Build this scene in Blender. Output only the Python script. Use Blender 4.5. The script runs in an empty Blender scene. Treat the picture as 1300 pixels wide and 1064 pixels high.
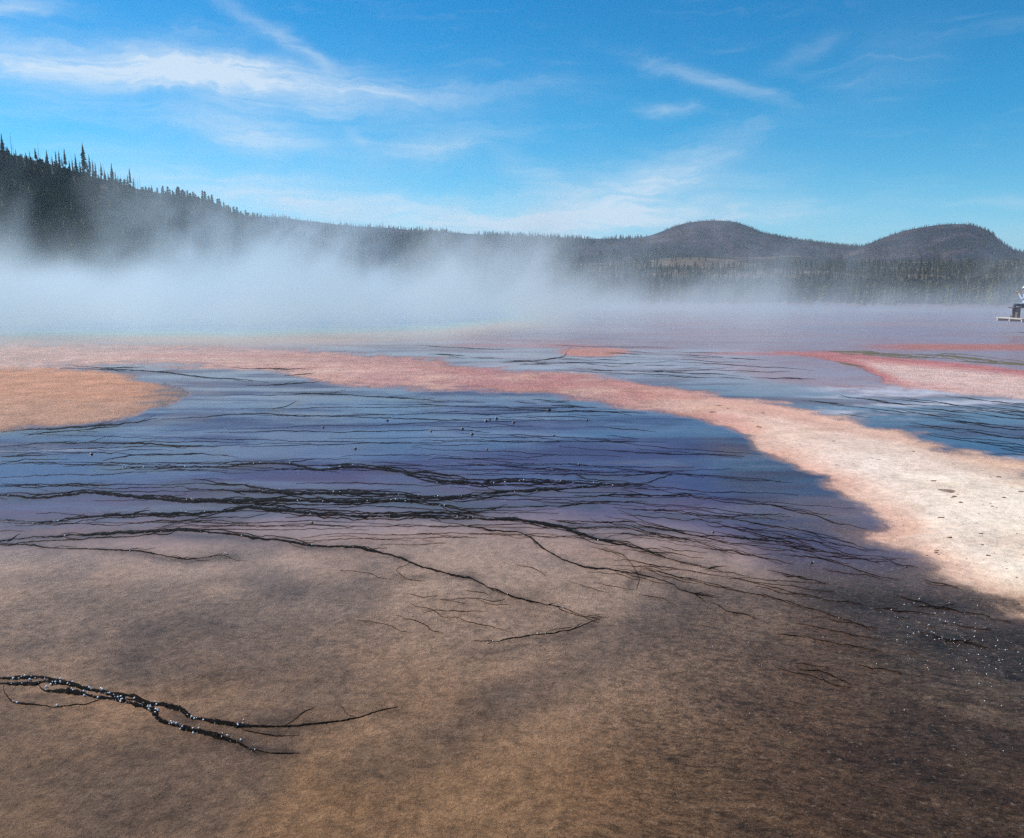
import bpy, math, random
import numpy as np
from math import radians as R

random.seed(7)
RNG = np.random.default_rng(11)
sc = bpy.context.scene
COL = sc.collection

# ------------------------------------------------------------------ camera
H = 2.1                    # eye height above the flat, metres
FPX = 1050.0               # focal length in pixels of a 1300 x 1064 frame
CX, CY, HOR = 650.0, 532.0, 364.0
PITCH = math.atan((CY - HOR) / FPX)
cam = bpy.data.cameras.new('camera'); camo = bpy.data.objects.new('camera', cam)
COL.objects.link(camo); sc.camera = camo
camo.location = (0, 0, H); camo.rotation_euler = (math.pi / 2 - PITCH, 0, 0)
cam.sensor_fit = 'HORIZONTAL'; cam.sensor_width = 36.0; cam.lens = 36.0 * FPX / 1300.0
cam.clip_start = 0.05; cam.clip_end = 30000

# ------------------------------------------------------------------ light
SUN_AZ, SUN_EL = R(-64), R(40)        # azimuth from +Y towards +X
sun = bpy.data.lights.new('sun', 'SUN'); suno = bpy.data.objects.new('sun', sun)
COL.objects.link(suno)
sun.energy = 5.0; sun.angle = R(0.55); sun.color = (1.0, 0.93, 0.83)
suno.rotation_euler = (math.pi / 2 - SUN_EL, 0, math.pi - SUN_AZ)
suno.location = (0, 0, 60)
sc.view_settings.view_transform = 'Standard'; sc.view_settings.look = 'None'
sc.view_settings.gamma = 1.0; sc.view_settings.use_curve_mapping = False
sc.view_settings.exposure = 0.32
cy = sc.cycles
cy.volume_bounces = 3; cy.max_bounces = 8; cy.use_denoising = False
cy.volume_step_rate = 2.5; cy.volume_max_steps = 256
cy.sample_clamp_indirect = 6.0; cy.transparent_max_bounces = 128

class NT:
    """small helper for building node trees"""
    def __init__(self, tree): self.t = tree; self.l = tree.links
    def n(self, typ, inputs=None, **kw):
        nd = self.t.nodes.new(typ)
        for k, v in kw.items(): setattr(nd, k, v)
        if inputs:
            for k, v in inputs.items(): self.put(nd.inputs[k], v)
        return nd
    def put(self, sock, v):
        if hasattr(v, 'is_output') or isinstance(v, bpy.types.NodeSocket): self.l.new(v, sock)
        elif isinstance(v, bpy.types.Node): self.l.new(v.outputs[0], sock)
        else: sock.default_value = v
    def m(self, op, a, b=None, c=None, clamp=False):
        nd = self.t.nodes.new('ShaderNodeMath'); nd.operation = op; nd.use_clamp = clamp
        for i, v in enumerate((a, b, c)):
            if v is not None: self.put(nd.inputs[i], v)
        return nd.outputs[0]
    def v(self, op, a, b=None):
        nd = self.t.nodes.new('ShaderNodeVectorMath'); nd.operation = op
        for i, x in enumerate((a, b)):
            if x is not None: self.put(nd.inputs[i], x)
        return nd.outputs[0]
    def xyz(self, x, y, z):
        nd = self.t.nodes.new('ShaderNodeCombineXYZ')
        for i, q in enumerate((x, y, z)): self.put(nd.inputs[i], q)
        return nd.outputs[0]
    def sep(self, v):
        nd = self.t.nodes.new('ShaderNodeSeparateXYZ'); self.put(nd.inputs[0], v); return nd.outputs
    def noise(self, vec, scale, detail=4.0, rough=0.55, dist=0.0, out=0):
        nd = self.t.nodes.new('ShaderNodeTexNoise'); nd.noise_dimensions = '3D'
        if vec is not None: self.put(nd.inputs['Vector'], vec)
        self.put(nd.inputs['Scale'], scale); self.put(nd.inputs['Detail'], detail)
        self.put(nd.inputs['Roughness'], rough); self.put(nd.inputs['Distortion'], dist)
        return nd.outputs[out]
    def mr(self, v, a, b, c=0.0, d=1.0, smooth=True):
        nd = self.t.nodes.new('ShaderNodeMapRange')
        nd.interpolation_type = 'SMOOTHSTEP' if smooth else 'LINEAR'
        for i, x in enumerate((v, a, b, c, d)): self.put(nd.inputs[i], x)
        return nd.outputs[0]
    def mix(self, f, a, b, mode='MIX'):
        nd = self.t.nodes.new('ShaderNodeMix'); nd.data_type = 'RGBA'; nd.blend_type = mode
        self.put(nd.inputs[0], f); self.put(nd.inputs[6], a); self.put(nd.inputs[7], b)
        return nd.outputs[2]
    def ramp(self, f, stops):
        nd = self.t.nodes.new('ShaderNodeValToRGB'); self.put(nd.inputs[0], f)
        e = nd.color_ramp.elements
        while len(e) < len(stops): e.new(0.5)
        for i, (p, c) in enumerate(stops): e[i].position = p; e[i].color = (*c, 1)
        return nd.outputs[0]

# ------------------------------------------------------------------ sky
world = bpy.data.worlds.new('World'); sc.world = world; world.use_nodes = True
world.node_tree.nodes.clear(); w = NT(world.node_tree)
sky = w.n('ShaderNodeTexSky', sky_type='NISHITA', sun_disc=False)
sky.sun_elevation = SUN_EL; sky.sun_rotation = SUN_AZ; sky.altitude = 2200
sky.air_density = 1.0; sky.dust_density = 0.4; sky.ozone_density = 2.5
tc = w.n('ShaderNodeTexCoord'); D_ = tc.outputs['Generated']
dx, dy, dz = w.sep(D_)
el = w.m('ARCSINE', dz); az = w.m('ARCTAN2', dx, dy)
# colour balance of the air by elevation (clean, dry mountain sky)
tint = w.ramp(w.mr(el, 0.0, 0.42, 0, 1, False),
              [(0.0, (0.50, 0.82, 0.86)), (0.21, (0.34, 0.82, 0.88)), (0.43, (0.09, 0.74, 0.90)), (0.79, (0.006, 0.64, 0.90)), (1.0, (0.004, 0.58, 0.90))])
skyc = w.mix(1.0, sky.outputs[0], tint, 'MULTIPLY')
# cirrus: noise-torn streaks
wn = w.noise(w.xyz(w.m('MULTIPLY', az, 9.0), w.m('MULTIPLY', el, 16.0), 0.0), 1.0, 5, 0.6, 0.4, 1)
wr, wg, wb = w.sep(wn)
azw = w.m('ADD', az, w.m('MULTIPLY', w.m('SUBTRACT', wr, 0.5), 0.10))
elw = w.m('ADD', el, w.m('MULTIPLY', w.m('SUBTRACT', wg, 0.5), 0.045))
def px2ang(px, py):
    a = (px - CX) / FPX; b = (CY - py) / FPX; s0, c0 = math.sin(PITCH), math.cos(PITCH)
    x, y, z = a, b * s0 + c0, b * c0 - s0
    return math.atan2(x, y), math.atan2(z, math.hypot(x, y))
CL = [  # px, py, half length, half thickness (pixels), tilt (deg, + rises to the right), amount
    (40, 72, 125, 17, -3, .75), (345, 102, 150, 19, -4, 1.0), (235, 88, 50, 15, 0, .35), (205, 85, 60, 18, 5, .45), (350, 40, 115, 9, -24, .42),
    (325, 172, 75, 15, -6, .62), (455, 172, 20, 10, -30, .35), (560, 185, 90, 14, 8, .30), (580, 118, 120, 8, 3, .32), (300, 120, 300, 55, -4, .22),
    (380, 255, 230, 24, -7, .75), (640, 285, 260, 22, 0, .50), (800, 238, 120, 22, 20, .62), (760, 272, 170, 34, 8, .62), (690, 230, 60, 14, -20, .3),
    (905, 102, 80, 9, -18, .42), (860, 137, 30, 6, -6, .35), (1018, 60, 40, 7, 18, .30),
    (930, 275, 160, 16, 2, .45), (1290, 256, 40, 6, 0, .35), (1200, 300, 200, 14, 0, .30), (10, 5, 60, 8, 5, .5), (140, 130, 200, 40, 0, .14),
    (1120, 90, 60, 40, 30, .10)]
tot = None
for (qx, qy, sx, sy, tl, amt) in CL:
    a0, e0 = px2ang(qx, qy); sx /= FPX; sy /= FPX; t_ = R(tl); c_, s_ = math.cos(t_), math.sin(t_)
    da = w.m('SUBTRACT', azw, a0); de = w.m('SUBTRACT', elw, e0)
    u = w.m('ADD', w.m('MULTIPLY', da, c_ / sx), w.m('MULTIPLY', de, s_ / sx))
    v_ = w.m('ADD', w.m('MULTIPLY', da, -s_ / sy), w.m('MULTIPLY', de, c_ / sy))
    g = w.m('EXPONENT', w.m('MULTIPLY', w.m('ADD', w.m('MULTIPLY', u, u), w.m('MULTIPLY', v_, v_)), -1.0))
    g = w.m('MULTIPLY', g, amt)
    tot = g if tot is None else w.m('ADD', tot, g)
st = w.noise(w.xyz(w.m('MULTIPLY', azw, 7.0), w.m('MULTIPLY', elw, 60.0), 3.0), 1.0, 7, 0.62, 0.6)
st2 = w.noise(w.xyz(w.m('MULTIPLY', azw, 30.0), w.m('MULTIPLY', elw, 75.0), 9.0), 1.0, 5, 0.6, 0.8)
tex = w.m('MULTIPLY', w.mr(st, 0.28, 0.70), w.mr(st2, 0.15, 0.75, 0.45, 1.0))
gen = w.m('MULTIPLY', w.mr(st, 0.50, 0.85), w.mr(el, 0.05, 0.9, 0.10, 0.22))
cov = w.m('ADD', w.m('MULTIPLY', tot, w.m('ADD', w.m('MULTIPLY', tex, 0.72), 0.30)), gen, None, True)
cov = w.m('MINIMUM', cov, 0.82)
skyc = w.mix(cov, skyc, (5.0, 5.7, 6.3, 1))
bg = w.n('ShaderNodeBackground', {'Color': skyc, 'Strength': 0.12})
w.n('ShaderNodeOutputWorld', {'Surface': bg.outputs[0]})

# ------------------------------------------------------------------ projection helpers
sp_, cp_ = math.sin(PITCH), math.cos(PITCH)
def ray(px, py):
    a = (px - CX) / FPX; b = (CY - py) / FPX
    return a, b * sp_ + cp_, b * cp_ - sp_
def project(x, y, z):
    zc = y * cp_ - (z - H) * sp_; yc = y * sp_ + (z - H) * cp_
    zc = np.where(zc > 0.05, zc, 0.05)
    return CX + FPX * x / zc, CY - FPX * yc / zc
def gz0(r):     # the spring sits on a broad mound: the flat falls away beyond 45 m
    t = np.clip((np.asarray(r, float) - 45) / 215, 0, 1); return -3.6 * t * t * (3 - 2 * t)
RELIEF = None
def relief(x, y):      # height of the finished ground sheet
    r = math.hypot(x, y); a = (math.degrees(math.atan2(x, y)) + 50) / .11
    if not 0 <= a < 900 or r > 90: return float(gz0(r))
    i = int(np.searchsorted(RELIEF[0], r)) - 1; j = int(a); f = (r - RELIEF[0][i]) / (RELIEF[0][i + 1] - RELIEF[0][i]); g = a - j; Zg = RELIEF[1]
    return float((Zg[i, j] * (1 - g) + Zg[i, j + 1] * g) * (1 - f) + (Zg[i + 1, j] * (1 - g) + Zg[i + 1, j + 1] * g) * f)
def ground_at(px, py, lift=0.0):
    x, y, z = ray(px, py); hyp = math.hypot(x, y)
    r = H / max(-z / hyp, 1e-4) if not lift else 10.0
    for _ in range(0 if (r < 45 and not lift) else 30):
        zz = float(gz0(r)) + lift
        r = (H - zz) / max(-z / hyp, 1e-4)
    X_, Y_2 = x / hyp * r, y / hyp * r
    return (X_, Y_2, (relief(X_, Y_2) if RELIEF is not None else float(gz0(r))) + lift)

def hsh(ix, iy, s):
    h = np.sin(ix * 127.1 + iy * 311.7 + s * 74.7) * 43758.5453
    return h - np.floor(h)
def vnoise(x, y, s=0):
    ix = np.floor(x); iy = np.floor(y); fx = x - ix; fy = y - iy
    fx = fx * fx * fx * (fx * (fx * 6 - 15) + 10); fy = fy * fy * fy * (fy * (fy * 6 - 15) + 10)
    a = hsh(ix, iy, s); b = hsh(ix + 1, iy, s); c = hsh(ix, iy + 1, s); d = hsh(ix + 1, iy + 1, s)
    return a + (b - a) * fx + (c - a) * fy + (a - b - c + d) * fx * fy
def fbm(x, y, scale, octv=5, gain=0.5, s=0):
    t = 0; amp = 1; n = 0; f = 1 / scale
    for i in range(octv):
        ca, sa = math.cos(i * 0.9), math.sin(i * 0.9)
        t = t + amp * (vnoise((x * ca - y * sa) * f + i * 17.3, (x * sa + y * ca) * f - i * 9.1, s + i) - 0.5)
        n += amp; amp *= gain; f *= 2.03
    return t / n * 2      # about -1..1
def sstep(a, b, x):
    t = np.clip((x - a) / (b - a), 0, 1); return t * t * (3 - 2 * t)
def sdf(px, py, poly, ys=2.0):   # > 0 inside, in pixels, rows weighted
    P = np.array(poly, float) * [1, ys]; qy = py * ys
    d = np.full(px.shape, 1e18); ins = np.zeros(px.shape, bool)
    for i in range(len(P)):
        a = P[i]; b = P[(i + 1) % len(P)]; e = b - a
        t = np.clip(((px - a[0]) * e[0] + (qy - a[1]) * e[1]) / (e @ e + 1e-9), 0, 1)
        d = np.minimum(d, (px - a[0] - t * e[0]) ** 2 + (qy - a[1] - t * e[1]) ** 2)
        if a[1] != b[1]:
            c = ((a[1] > qy) != (b[1] > qy)) & (px < (b[0] - a[0]) * (qy - a[1]) / (b[1] - a[1]) + a[0]); ins ^= c
    d = np.sqrt(d); return np.where(ins, d, -d)

def link(name, verts, faces, mat, parent=None, smooth=True, attrs=None):
    me = bpy.data.meshes.new(name); me.from_pydata([tuple(q) for q in verts], [], [tuple(f) for f in faces])
    return link_mesh(name, me, mat, parent, smooth, attrs)
def link_mesh(name, me, mat, parent=None, smooth=True, attrs=None):
    if smooth and len(me.polygons): me.polygons.foreach_set('use_smooth', np.ones(len(me.polygons), bool))
    for k, (typ, arr) in (attrs or {}).items():
        a = me.attributes.new(k, typ, 'POINT')
        a.data.foreach_set('color' if typ == 'FLOAT_COLOR' else 'value', np.ascontiguousarray(arr, np.float32).ravel())
    if mat: me.materials.append(mat)
    o = bpy.data.objects.new(name, me); COL.objects.link(o)
    if parent: o.parent = parent
    return o
def fast_mesh(name, V, F):       # V (n,3), F (m,k) all with the same k
    me = bpy.data.meshes.new(name); k = F.shape[1]
    me.vertices.add(len(V)); me.vertices.foreach_set('co', np.ascontiguousarray(V, np.float32).ravel())
    me.loops.add(F.size); me.loops.foreach_set('vertex_index', np.ascontiguousarray(F, np.int32).ravel())
    me.polygons.add(len(F)); me.polygons.foreach_set('loop_start', np.arange(0, F.size, k, dtype=np.int32))
    me.update(calc_edges=True); me.validate(); return me
def tag(o, label=None, cat=None, group=None, kind=None):
    if label: o['label'] = label
    if cat: o['category'] = cat
    if group: o['group'] = group
    if kind: o['kind'] = kind
    return o
def empty(name, loc, rz=0.0, s=1.0):
    o = bpy.data.objects.new(name, None); COL.objects.link(o); o.location = loc
    o.rotation_euler = (0, 0, rz); o.scale = (s, s, s); o.empty_display_size = 0.2; return o
def material(name):
    m = bpy.data.materials.new(name); m.use_nodes = True; m.node_tree.nodes.clear(); return m, NT(m.node_tree)
def simple(name, col, rough=0.8, var=0.25, scale=6.0, bump=0.0):
    m, t = material(name)
    P = t.n('ShaderNodeTexCoord').outputs['Object']
    n = t.noise(P, scale, 5, 0.6)
    c = t.mix(n, (*[q * (1 - var) for q in col], 1), (*[min(1, q * (1 + var)) for q in col], 1))
    b = t.n('ShaderNodeBsdfPrincipled', {'Base Color': c, 'Roughness': rough})
    if bump: t.put(b.inputs['Normal'], t.n('ShaderNodeBump', {'Height': n, 'Strength': 1.0, 'Distance': bump}).outputs[0])
    t.n('ShaderNodeOutputMaterial', {'Surface': b.outputs[0]}); return m

# ------------------------------------------------------------------ ground material
gm, t = material('mineral_flat')
P = t.n('ShaderNodeNewGeometry').outputs['Position']
zca = t.n('ShaderNodeAttribute', attribute_name='zone_color'); zc_ = zca.outputs['Color']; flow = zca.outputs['Alpha']
zf = t.sep(t.n('ShaderNodeAttribute', attribute_name='zone_data').outputs['Vector'])   # wet, crust, glitter
wet, crust, glit = zf[0], zf[1], zf[2]
Pst = t.v('MULTIPLY', P, (1.0, 1.0, 1.0))
n1 = t.noise(P, 2.2, 6, 0.62, 0.3)
n2 = t.noise(P, 14.0, 6, 0.68, 0.4)
n3 = t.noise(P, 60.0, 6, 0.85)
var = t.m('ADD', t.m('MULTIPLY', t.m('SUBTRACT', n1, 0.5), 0.9), t.m('ADD', t.m('MULTIPLY', t.m('SUBTRACT', n2, 0.5), 1.5), t.m('MULTIPLY', t.m('SUBTRACT', n3, 0.5), 1.1)))
gain = t.m('ADD', 1.0, t.m('MULTIPLY', var, t.m('MULTIPLY', t.mr(wet, 0.2, 1.0, 1.25, 0.6), t.m('SUBTRACT', 1.0, t.m('MULTIPLY', crust, .38)))))
gain = t.m('MAXIMUM', gain, 0.25)
col = t.v('SCALE', zc_, None); t.put(col.node.inputs['Scale'], gain)
# warm / cool drift of the bacterial film
hue = t.noise(P, 0.9, 4, 0.6)
col = t.mix(t.mr(hue, 0.42, 0.72, 0.0, 0.28), col, t.mix(1.0, col, (1.0, 0.82, 0.66, 1), 'MULTIPLY'))
rotm = t.n('ShaderNodeVectorRotate', {'Vector': t.v('ADD', P, t.v('MULTIPLY', t.v('SUBTRACT', t.noise(P, .8, 3, .6, 0, 1), (.5, .5, .5)), (.45, .30, 0))), 'Angle': R(14)}, rotation_type='Z_AXIS')
sk1 = t.noise(t.v('MULTIPLY', rotm.outputs[0], (13.0, 26.0, 5.0)), 1.0, 7, .80, .1)
sk2 = t.noise(t.v('MULTIPLY', rotm.outputs[0], (48.0, 80.0, 9.0)), 1.0, 4, .8, .0)
dk = t.m('ADD', t.m('MULTIPLY', t.mr(sk1, .50, .66), .75), t.m('MULTIPLY', t.mr(sk2, .52, .68), .5))
col = t.mix(t.m('MULTIPLY', t.m('MULTIPLY', dk, flow), .8, None, True), col, t.mix(1.0, col, (.22, .17, .15, 1), 'MULTIPLY'))  # dark dashes: shade of micro ridges put into the colour, amid gritty speckle
lt = t.m('MULTIPLY', t.mr(t.noise(t.v('MULTIPLY', rotm.outputs[0], (26.0, 44.0, 9.0)), 1.0, 5, .8, .1), .56, .66), flow)
col = t.mix(t.m('MULTIPLY', lt, .5), col, (.46, .36, .27, 1))
# pits and flecks on the dry crust
vor = t.n('ShaderNodeTexVoronoi', {'Vector': t.v('MULTIPLY', t.v('ADD', P, t.v('SCALE', t.noise(P, 3.0, 2, 0.5, 0, 1), None)), (2.6, 1.7, 1.0)), 'Scale': 1.0, 'Randomness': 1.0})
sel = t.m('LESS_THAN', t.sep(vor.outputs['Color'])[0], 0.30)
fleck = t.m('MULTIPLY', t.m('MULTIPLY', t.mr(t.m('ADD', vor.outputs['Distance'], t.m('MULTIPLY', t.m('SUBTRACT', n2, 0.5), 0.35)), 0.10, 0.16, 1.0, 0.0), sel), crust)
col = t.mix(t.m('MULTIPLY', fleck, 0.75), col, (0.12, 0.055, 0.035, 1))
# shallow wrinkles: stretched ridges running with the flow
Pw = t.v('ADD', P, t.v('SCALE', t.v('SUBTRACT', t.noise(P, 1.3, 3, 0.5, 0, 1), (0.5, 0.5, 0.5)), None))
for nd in (col.node,): pass
for q in t.t.nodes:
    if q.bl_idname == 'ShaderNodeVectorMath' and q.operation == 'SCALE' and not q.inputs['Scale'].is_linked: q.inputs['Scale'].default_value = 0.35
wr_ = t.noise(t.v('MULTIPLY', Pw, (20.0, 34.0, 14.0)), 1.0, 6, 0.78, 0.1)
rip = t.noise(t.v('MULTIPLY', P, (5.0, 11.0, 5.0)), 1.0, 4, 0.6, 0.5)
hgt = t.m('SUBTRACT', t.m('ADD', t.m('MULTIPLY', wr_, 0.6), t.m('ADD', t.m('MULTIPLY', n2, 0.7), t.m('MULTIPLY', n3, 0.35))), t.m('MULTIPLY', t.m('MULTIPLY', dk, flow), .5))
hw = t.m('ADD', t.m('MULTIPLY', rip, 0.16), t.m('MULTIPLY', n2, 0.06))
hsum = t.n('ShaderNodeMix', {0: t.mr(wet, 0.35, 0.9), 2: hgt, 3: hw})
hmix = t.m('SUBTRACT', hsum.outputs[0], t.m('MULTIPLY', fleck, 0.9))
bmp = t.n('ShaderNodeBump', {'Height': hmix, 'Strength': 1.0, 'Distance': t.m('MULTIPLY', t.mr(wet, .3, .9, .044, .013), t.m('SUBTRACT', 1.0, t.m('MULTIPLY', crust, .72)))})
rgh = t.m('ADD', t.mr(wet, 0.1, 0.95, 0.62, 0.13, False), t.m('MULTIPLY', t.m('SUBTRACT', n2, 0.5), 0.25))
sheen = t.noise(t.v('MULTIPLY', P, (.22, .75, 1.0)), 1.0, 6, .66, .4)
rgh = t.m('ADD', rgh, t.m('MULTIPLY', t.mr(sheen, .42, .64), t.mr(wet, .6, .95, 0.0, .26)))
rgh = t.m('SUBTRACT', rgh, t.m('MULTIPLY', glit, t.mr(n2, 0.45, 0.62, 0.0, 0.40)))
rgh = t.m('MAXIMUM', rgh, 0.06)
bs = t.n('ShaderNodeBsdfPrincipled', {'Base Color': col, 'Roughness': rgh, 'IOR': t.mr(wet, .4, .95, 1.34, 1.31), 'Specular IOR Level': t.mr(wet, .5, .95, .16, .5), 'Normal': bmp.outputs[0]})
t.n('ShaderNodeOutputMaterial', {'Surface': bs.outputs[0]})

# ------------------------------------------------------------------ ground sheet (polar fan, fine in front)
az_f = np.radians(np.arange(-50, 50.01, 0.11)); az_c = np.radians(np.arange(56, 304.1, 8.0))
AZ = np.concatenate([az_f, az_c]); NA = len(AZ)
dyv = np.concatenate([np.arange(1400, 900, -20.0), np.arange(900, 420, -2.6), np.arange(420, 24, -1.7)])
rr = H * FPX / dyv * np.sqrt(1 + 0.0)
far = np.array([100, 120, 145, 175, 210, 260, 330, 450, 700, 1200, 2000, 2800, 3400.0])
RR = np.concatenate([[0.02, 0.6], rr, far]); NR = len(RR)
A2, R2 = np.meshgrid(AZ, RR)
GX = R2 * np.sin(A2); GY = R2 * np.cos(A2); GZ = gz0(R2)
wx = fbm(GX, GY, 2.0, 7, 0.6, 1) * 0.22; wy = fbm(GX, GY, 2.0, 7, 0.6, 5) * 0.32
px, py = project(GX, GY, GZ)
pxw, pyw = project(GX + wx, GY + wy, GZ)
behind = GY < 0.6
pyw = np.where(behind, 1300, pyw); py = np.where(behind, 1300, py)

def stops_map(yv, ys, vals):
    vals = np.array(vals, float)
    return np.stack([np.interp(yv, ys, vals[:, k]) for k in range(vals.shape[1])], -1)
shift = np.interp(px, [-200, 100, 350, 500, 700, 860, 960, 1100, 1400], [-22, -12, 0, 8, 0, -10, -40, -60, -60])
ye = pyw + shift
Y_ = [366, 425, 436, 446, 470, 520, 600, 645, 672, 705, 760, 860, 975, 1100]
V_ = [(.26, .17, .19, .75), (.28, .18, .19, .8), (.30, .15, .14, .8), (.19, .15, .16, .9), (.09, .08, .105, .95), (.029, .032, .086, 1), (.042, .030, .090, 1),  # bluest rows carry part of the sky's reflection in their base colour
      (.115, .068, .098, .97), (.25, .165, .140, .80), (.34, .225, .172, .6), (.40, .268, .192, .45), (.365, .222, .138, .32), (.345, .194, .100, .27), (.34, .190, .097, .27)]
base = stops_map(ye, Y_, V_)
C = base[..., :3].copy(); W = base[..., 3].copy(); CR = np.zeros_like(W); GL = np.zeros_like(W)
def lay(mask, color, wet=None):
    global C, W
    C = C + (np.array(color) - C) * mask[..., None] if np.ndim(color) == 1 else C + (color - C) * mask[..., None]
    if wet is not None: W = W + (wet - W) * mask
fb1 = fbm(GX, GY, 1.6, 6, 0.6, 21); fb2 = fbm(GX, GY, 0.5, 5, 0.6, 31); fb3 = fbm(GX * 0.35, GY, 0.8, 6, 0.6, 41); fb4 = fbm(GX, GY, 6.0, 6, 0.6, 51)
# warm-grey drift in the brown flat
lay(sstep(0.0, 0.5, fb4) * sstep(640, 760, py) * 0.45, (.20, .165, .15))
lay(sstep(0.02, 0.45, fb1) * sstep(660, 720, py) * 0.55, (.135, .10, .085))
# dark film patches on the flat
for (qx, qy, a, b, k) in [(375, 742, 75, 14, .8), (330, 725, 60, 16, .7), (270, 788, 50, 16, .7), (150, 800, 60, 16, .75), (170, 835, 30, 28, .5), (395, 860, 60, 20, .4),
                          (20, 910, 50, 22, .6), (40, 940, 60, 12, .5), (610, 870, 120, 22, .45), (560, 925, 90, 24, .5), (470, 955, 60, 14, .45), (240, 900, 40, 12, .3), (690, 800, 70, 12, .35)]:
    g = np.exp(-((pxw - qx) / a) ** 2 - ((pyw - qy) / b) ** 2); lay(np.clip(g * (0.6 + 1.2 * fb2 + .7 * fb1), 0, 1) * k * .72, (.095, .075, .07))
band = sdf(pxw, pyw, [(430, 980), (600, 880), (760, 800), (880, 745), (960, 735), (900, 790), (760, 850), (620, 930), (520, 1000)])
lay(sstep(-30, 30, band) * 0.5 * (0.8 + 0.5 * fb2), (.12, .088, .075))
# right-hand foreground, mottled dark brown
rf = sstep(760, 1120, pxw + 0.4 * (pyw - 740)) * sstep(715, 775, pyw)
lay(rf * np.clip(0.74 + 0.5 * fb1, 0, 1), (.108, .058, .034)); lay(sstep(1000, 1260, pxw + .25 * (pyw - 800)) * sstep(730, 800, pyw) * np.clip(.62 + .6 * fb1, 0, 1), (.050, .029, .020))
rot = math.radians(-32); SX = GX * math.cos(rot) + GY * math.sin(rot); SY = -GX * math.sin(rot) + GY * math.cos(rot)
fb5 = fbm(SX * .28, SY, .35, 6, .65, 91); lay(rf * sstep(0.0, 0.45, fb5) * 0.75, (.055, .032, .024)); lay(rf * sstep(0.12, 0.5, -fb5) * .45, (.28, .18, .115))
lay(rf * sstep(0.15, 0.6, fb2) * .35, (.30, .2, .13)); W = np.clip(W + rf * .10, 0, 1)
lay(sstep(880, 960, pyw) * sstep(350, 100, pxw) * .45, (.17, .115, .085))
# dark wet strip beside the pale crust
strip = sdf(pxw, pyw, [(905, 560), (1000, 575), (1090, 640), (1105, 690), (1180, 728), (1300, 782), (1500, 870), (1500, 960), (1300, 872), (1160, 812), (1050, 765), (985, 720), (960, 660)])
sm = sstep(-45, 25, strip); stw = sstep(775, 690, pyw); lay(sm * (0.80 + .3 * fb1), np.array((.036, .022, .018)) + (np.array((.050, .028, .044)) - np.array((.036, .022, .018))) * stw[..., None], .52 + .40 * stw)
lay(sm * sstep(.08, .5, fb3) * .42, (.13, .088, .075), .6); lay(sm * sstep(.1, .5, -fb3) * .4, (.02, .014, .014), .8)
# mineral smears in the shallow sheet, and a bluish sheen put into its colour
sm1 = sstep(-.02, .30, fbm(GX * .30, GY * 1.1, 1.2, 6, .62, 61)); reg = sstep(330, 180, px) * sstep(540, 560, py) * sstep(700, 660, py)
lay(sm1 * reg * .42, (.42, .37, .39), .7)
regs = sstep(980, 1090, px) * sstep(484, 495, py) * sstep(600, 560, py); lay(sm1 * regs * .9, (.50, .49, .54), .7)
regs = sstep(560, 640, px) * sstep(1000, 900, px) * sstep(440, 447, py) * sstep(492, 480, py); lay((.45 + .5 * sm1) * regs * .75, (.36, .33, .36), .85)
sm2 = sstep(.0, .35, fbm(GX * .22, GY * .9, 1.6, 6, .64, 63)); lay(sm2 * sstep(482, 500, py) * sstep(640, 560, py) * sstep(960, 760, px) * .4, (.13, .15, .25), .9)  # pale-blue patches: sheen of reflected sky painted into the colour
lay(sm1 * sstep(480, 700, px) * sstep(560, 590, py) * sstep(690, 640, py) * .25, (.25, .22, .24), .85)
# far flat to the right: pink and grey streaks
st_ = fbm(GX * .12, GY * .6, 2.5, 5, .6, 71)
lay(sstep(0, .5, st_) * sstep(446, 436, py) * sstep(500, 800, px) * .7, (.33, .19, .19), .6)
lay(sstep(434, 440, pyw) * sstep(447, 441, pyw) * sstep(1050, 1180, px) * .9, (.45, .17, .13), .3)
# the hot pool itself: blue water with its green and yellow margin, under the steam
pool = sdf(pxw, pyw, [(-500, 376), (420, 376), (620, 388), (680, 402), (560, 416), (300, 424), (0, 424), (-500, 424)], 3.0)
lay(sstep(-70, -10, pool) * .8, (.56, .40, .24), .6); lay(sstep(-16, 4, pool), (.25, .42, .30), .9); lay(sstep(0, 20, pool), (.05, .22, .42), 1)
# crust ridge ("mat"), pink at its far end and pale in front
up = [(-600, 434), (-200, 436), (0, 438), (200, 441), (300, 444), (400, 446), (500, 452), (560, 459), (600, 465), (650, 470), (700, 473), (750, 478), (800, 485), (850, 493), (900, 500), (950, 508), (1000, 516),
      (1050, 527), (1100, 541), (1150, 554), (1200, 567), (1250, 580), (1300, 595), (1500, 650), (1700, 700)]
lo = [(1700, 960), (1500, 868), (1300, 774), (1250, 756), (1215, 738), (1190, 722), (1160, 703), (1120, 696), (1104, 686), (1130, 677), (1139, 667), (1120, 655), (1095, 639), (1050, 613), (1000, 583), (975, 572),
      (955, 562), (945, 552), (920, 543), (900, 536), (850, 521), (800, 514), (750, 507), (700, 500), (650, 497), (600, 493), (500, 489), (430, 487), (390, 478), (330, 468), (250, 464), (150, 461), (60, 466), (0, 469), (-600, 474)]
dm = sdf(pxw, pyw, up + lo); dm0 = sdf(px, py, up + lo)
wdt = np.interp(px, [0, 600, 900, 1300], [9, 7, 8, 16]); rag = np.interp(px, [0, 600, 900, 1100, 1300], [8, 7, 7, 13, 20])
mat = sstep(-wdt, wdt, dm + (fb2 * 1.4 + fb3 * 1.7) * rag)
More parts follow.
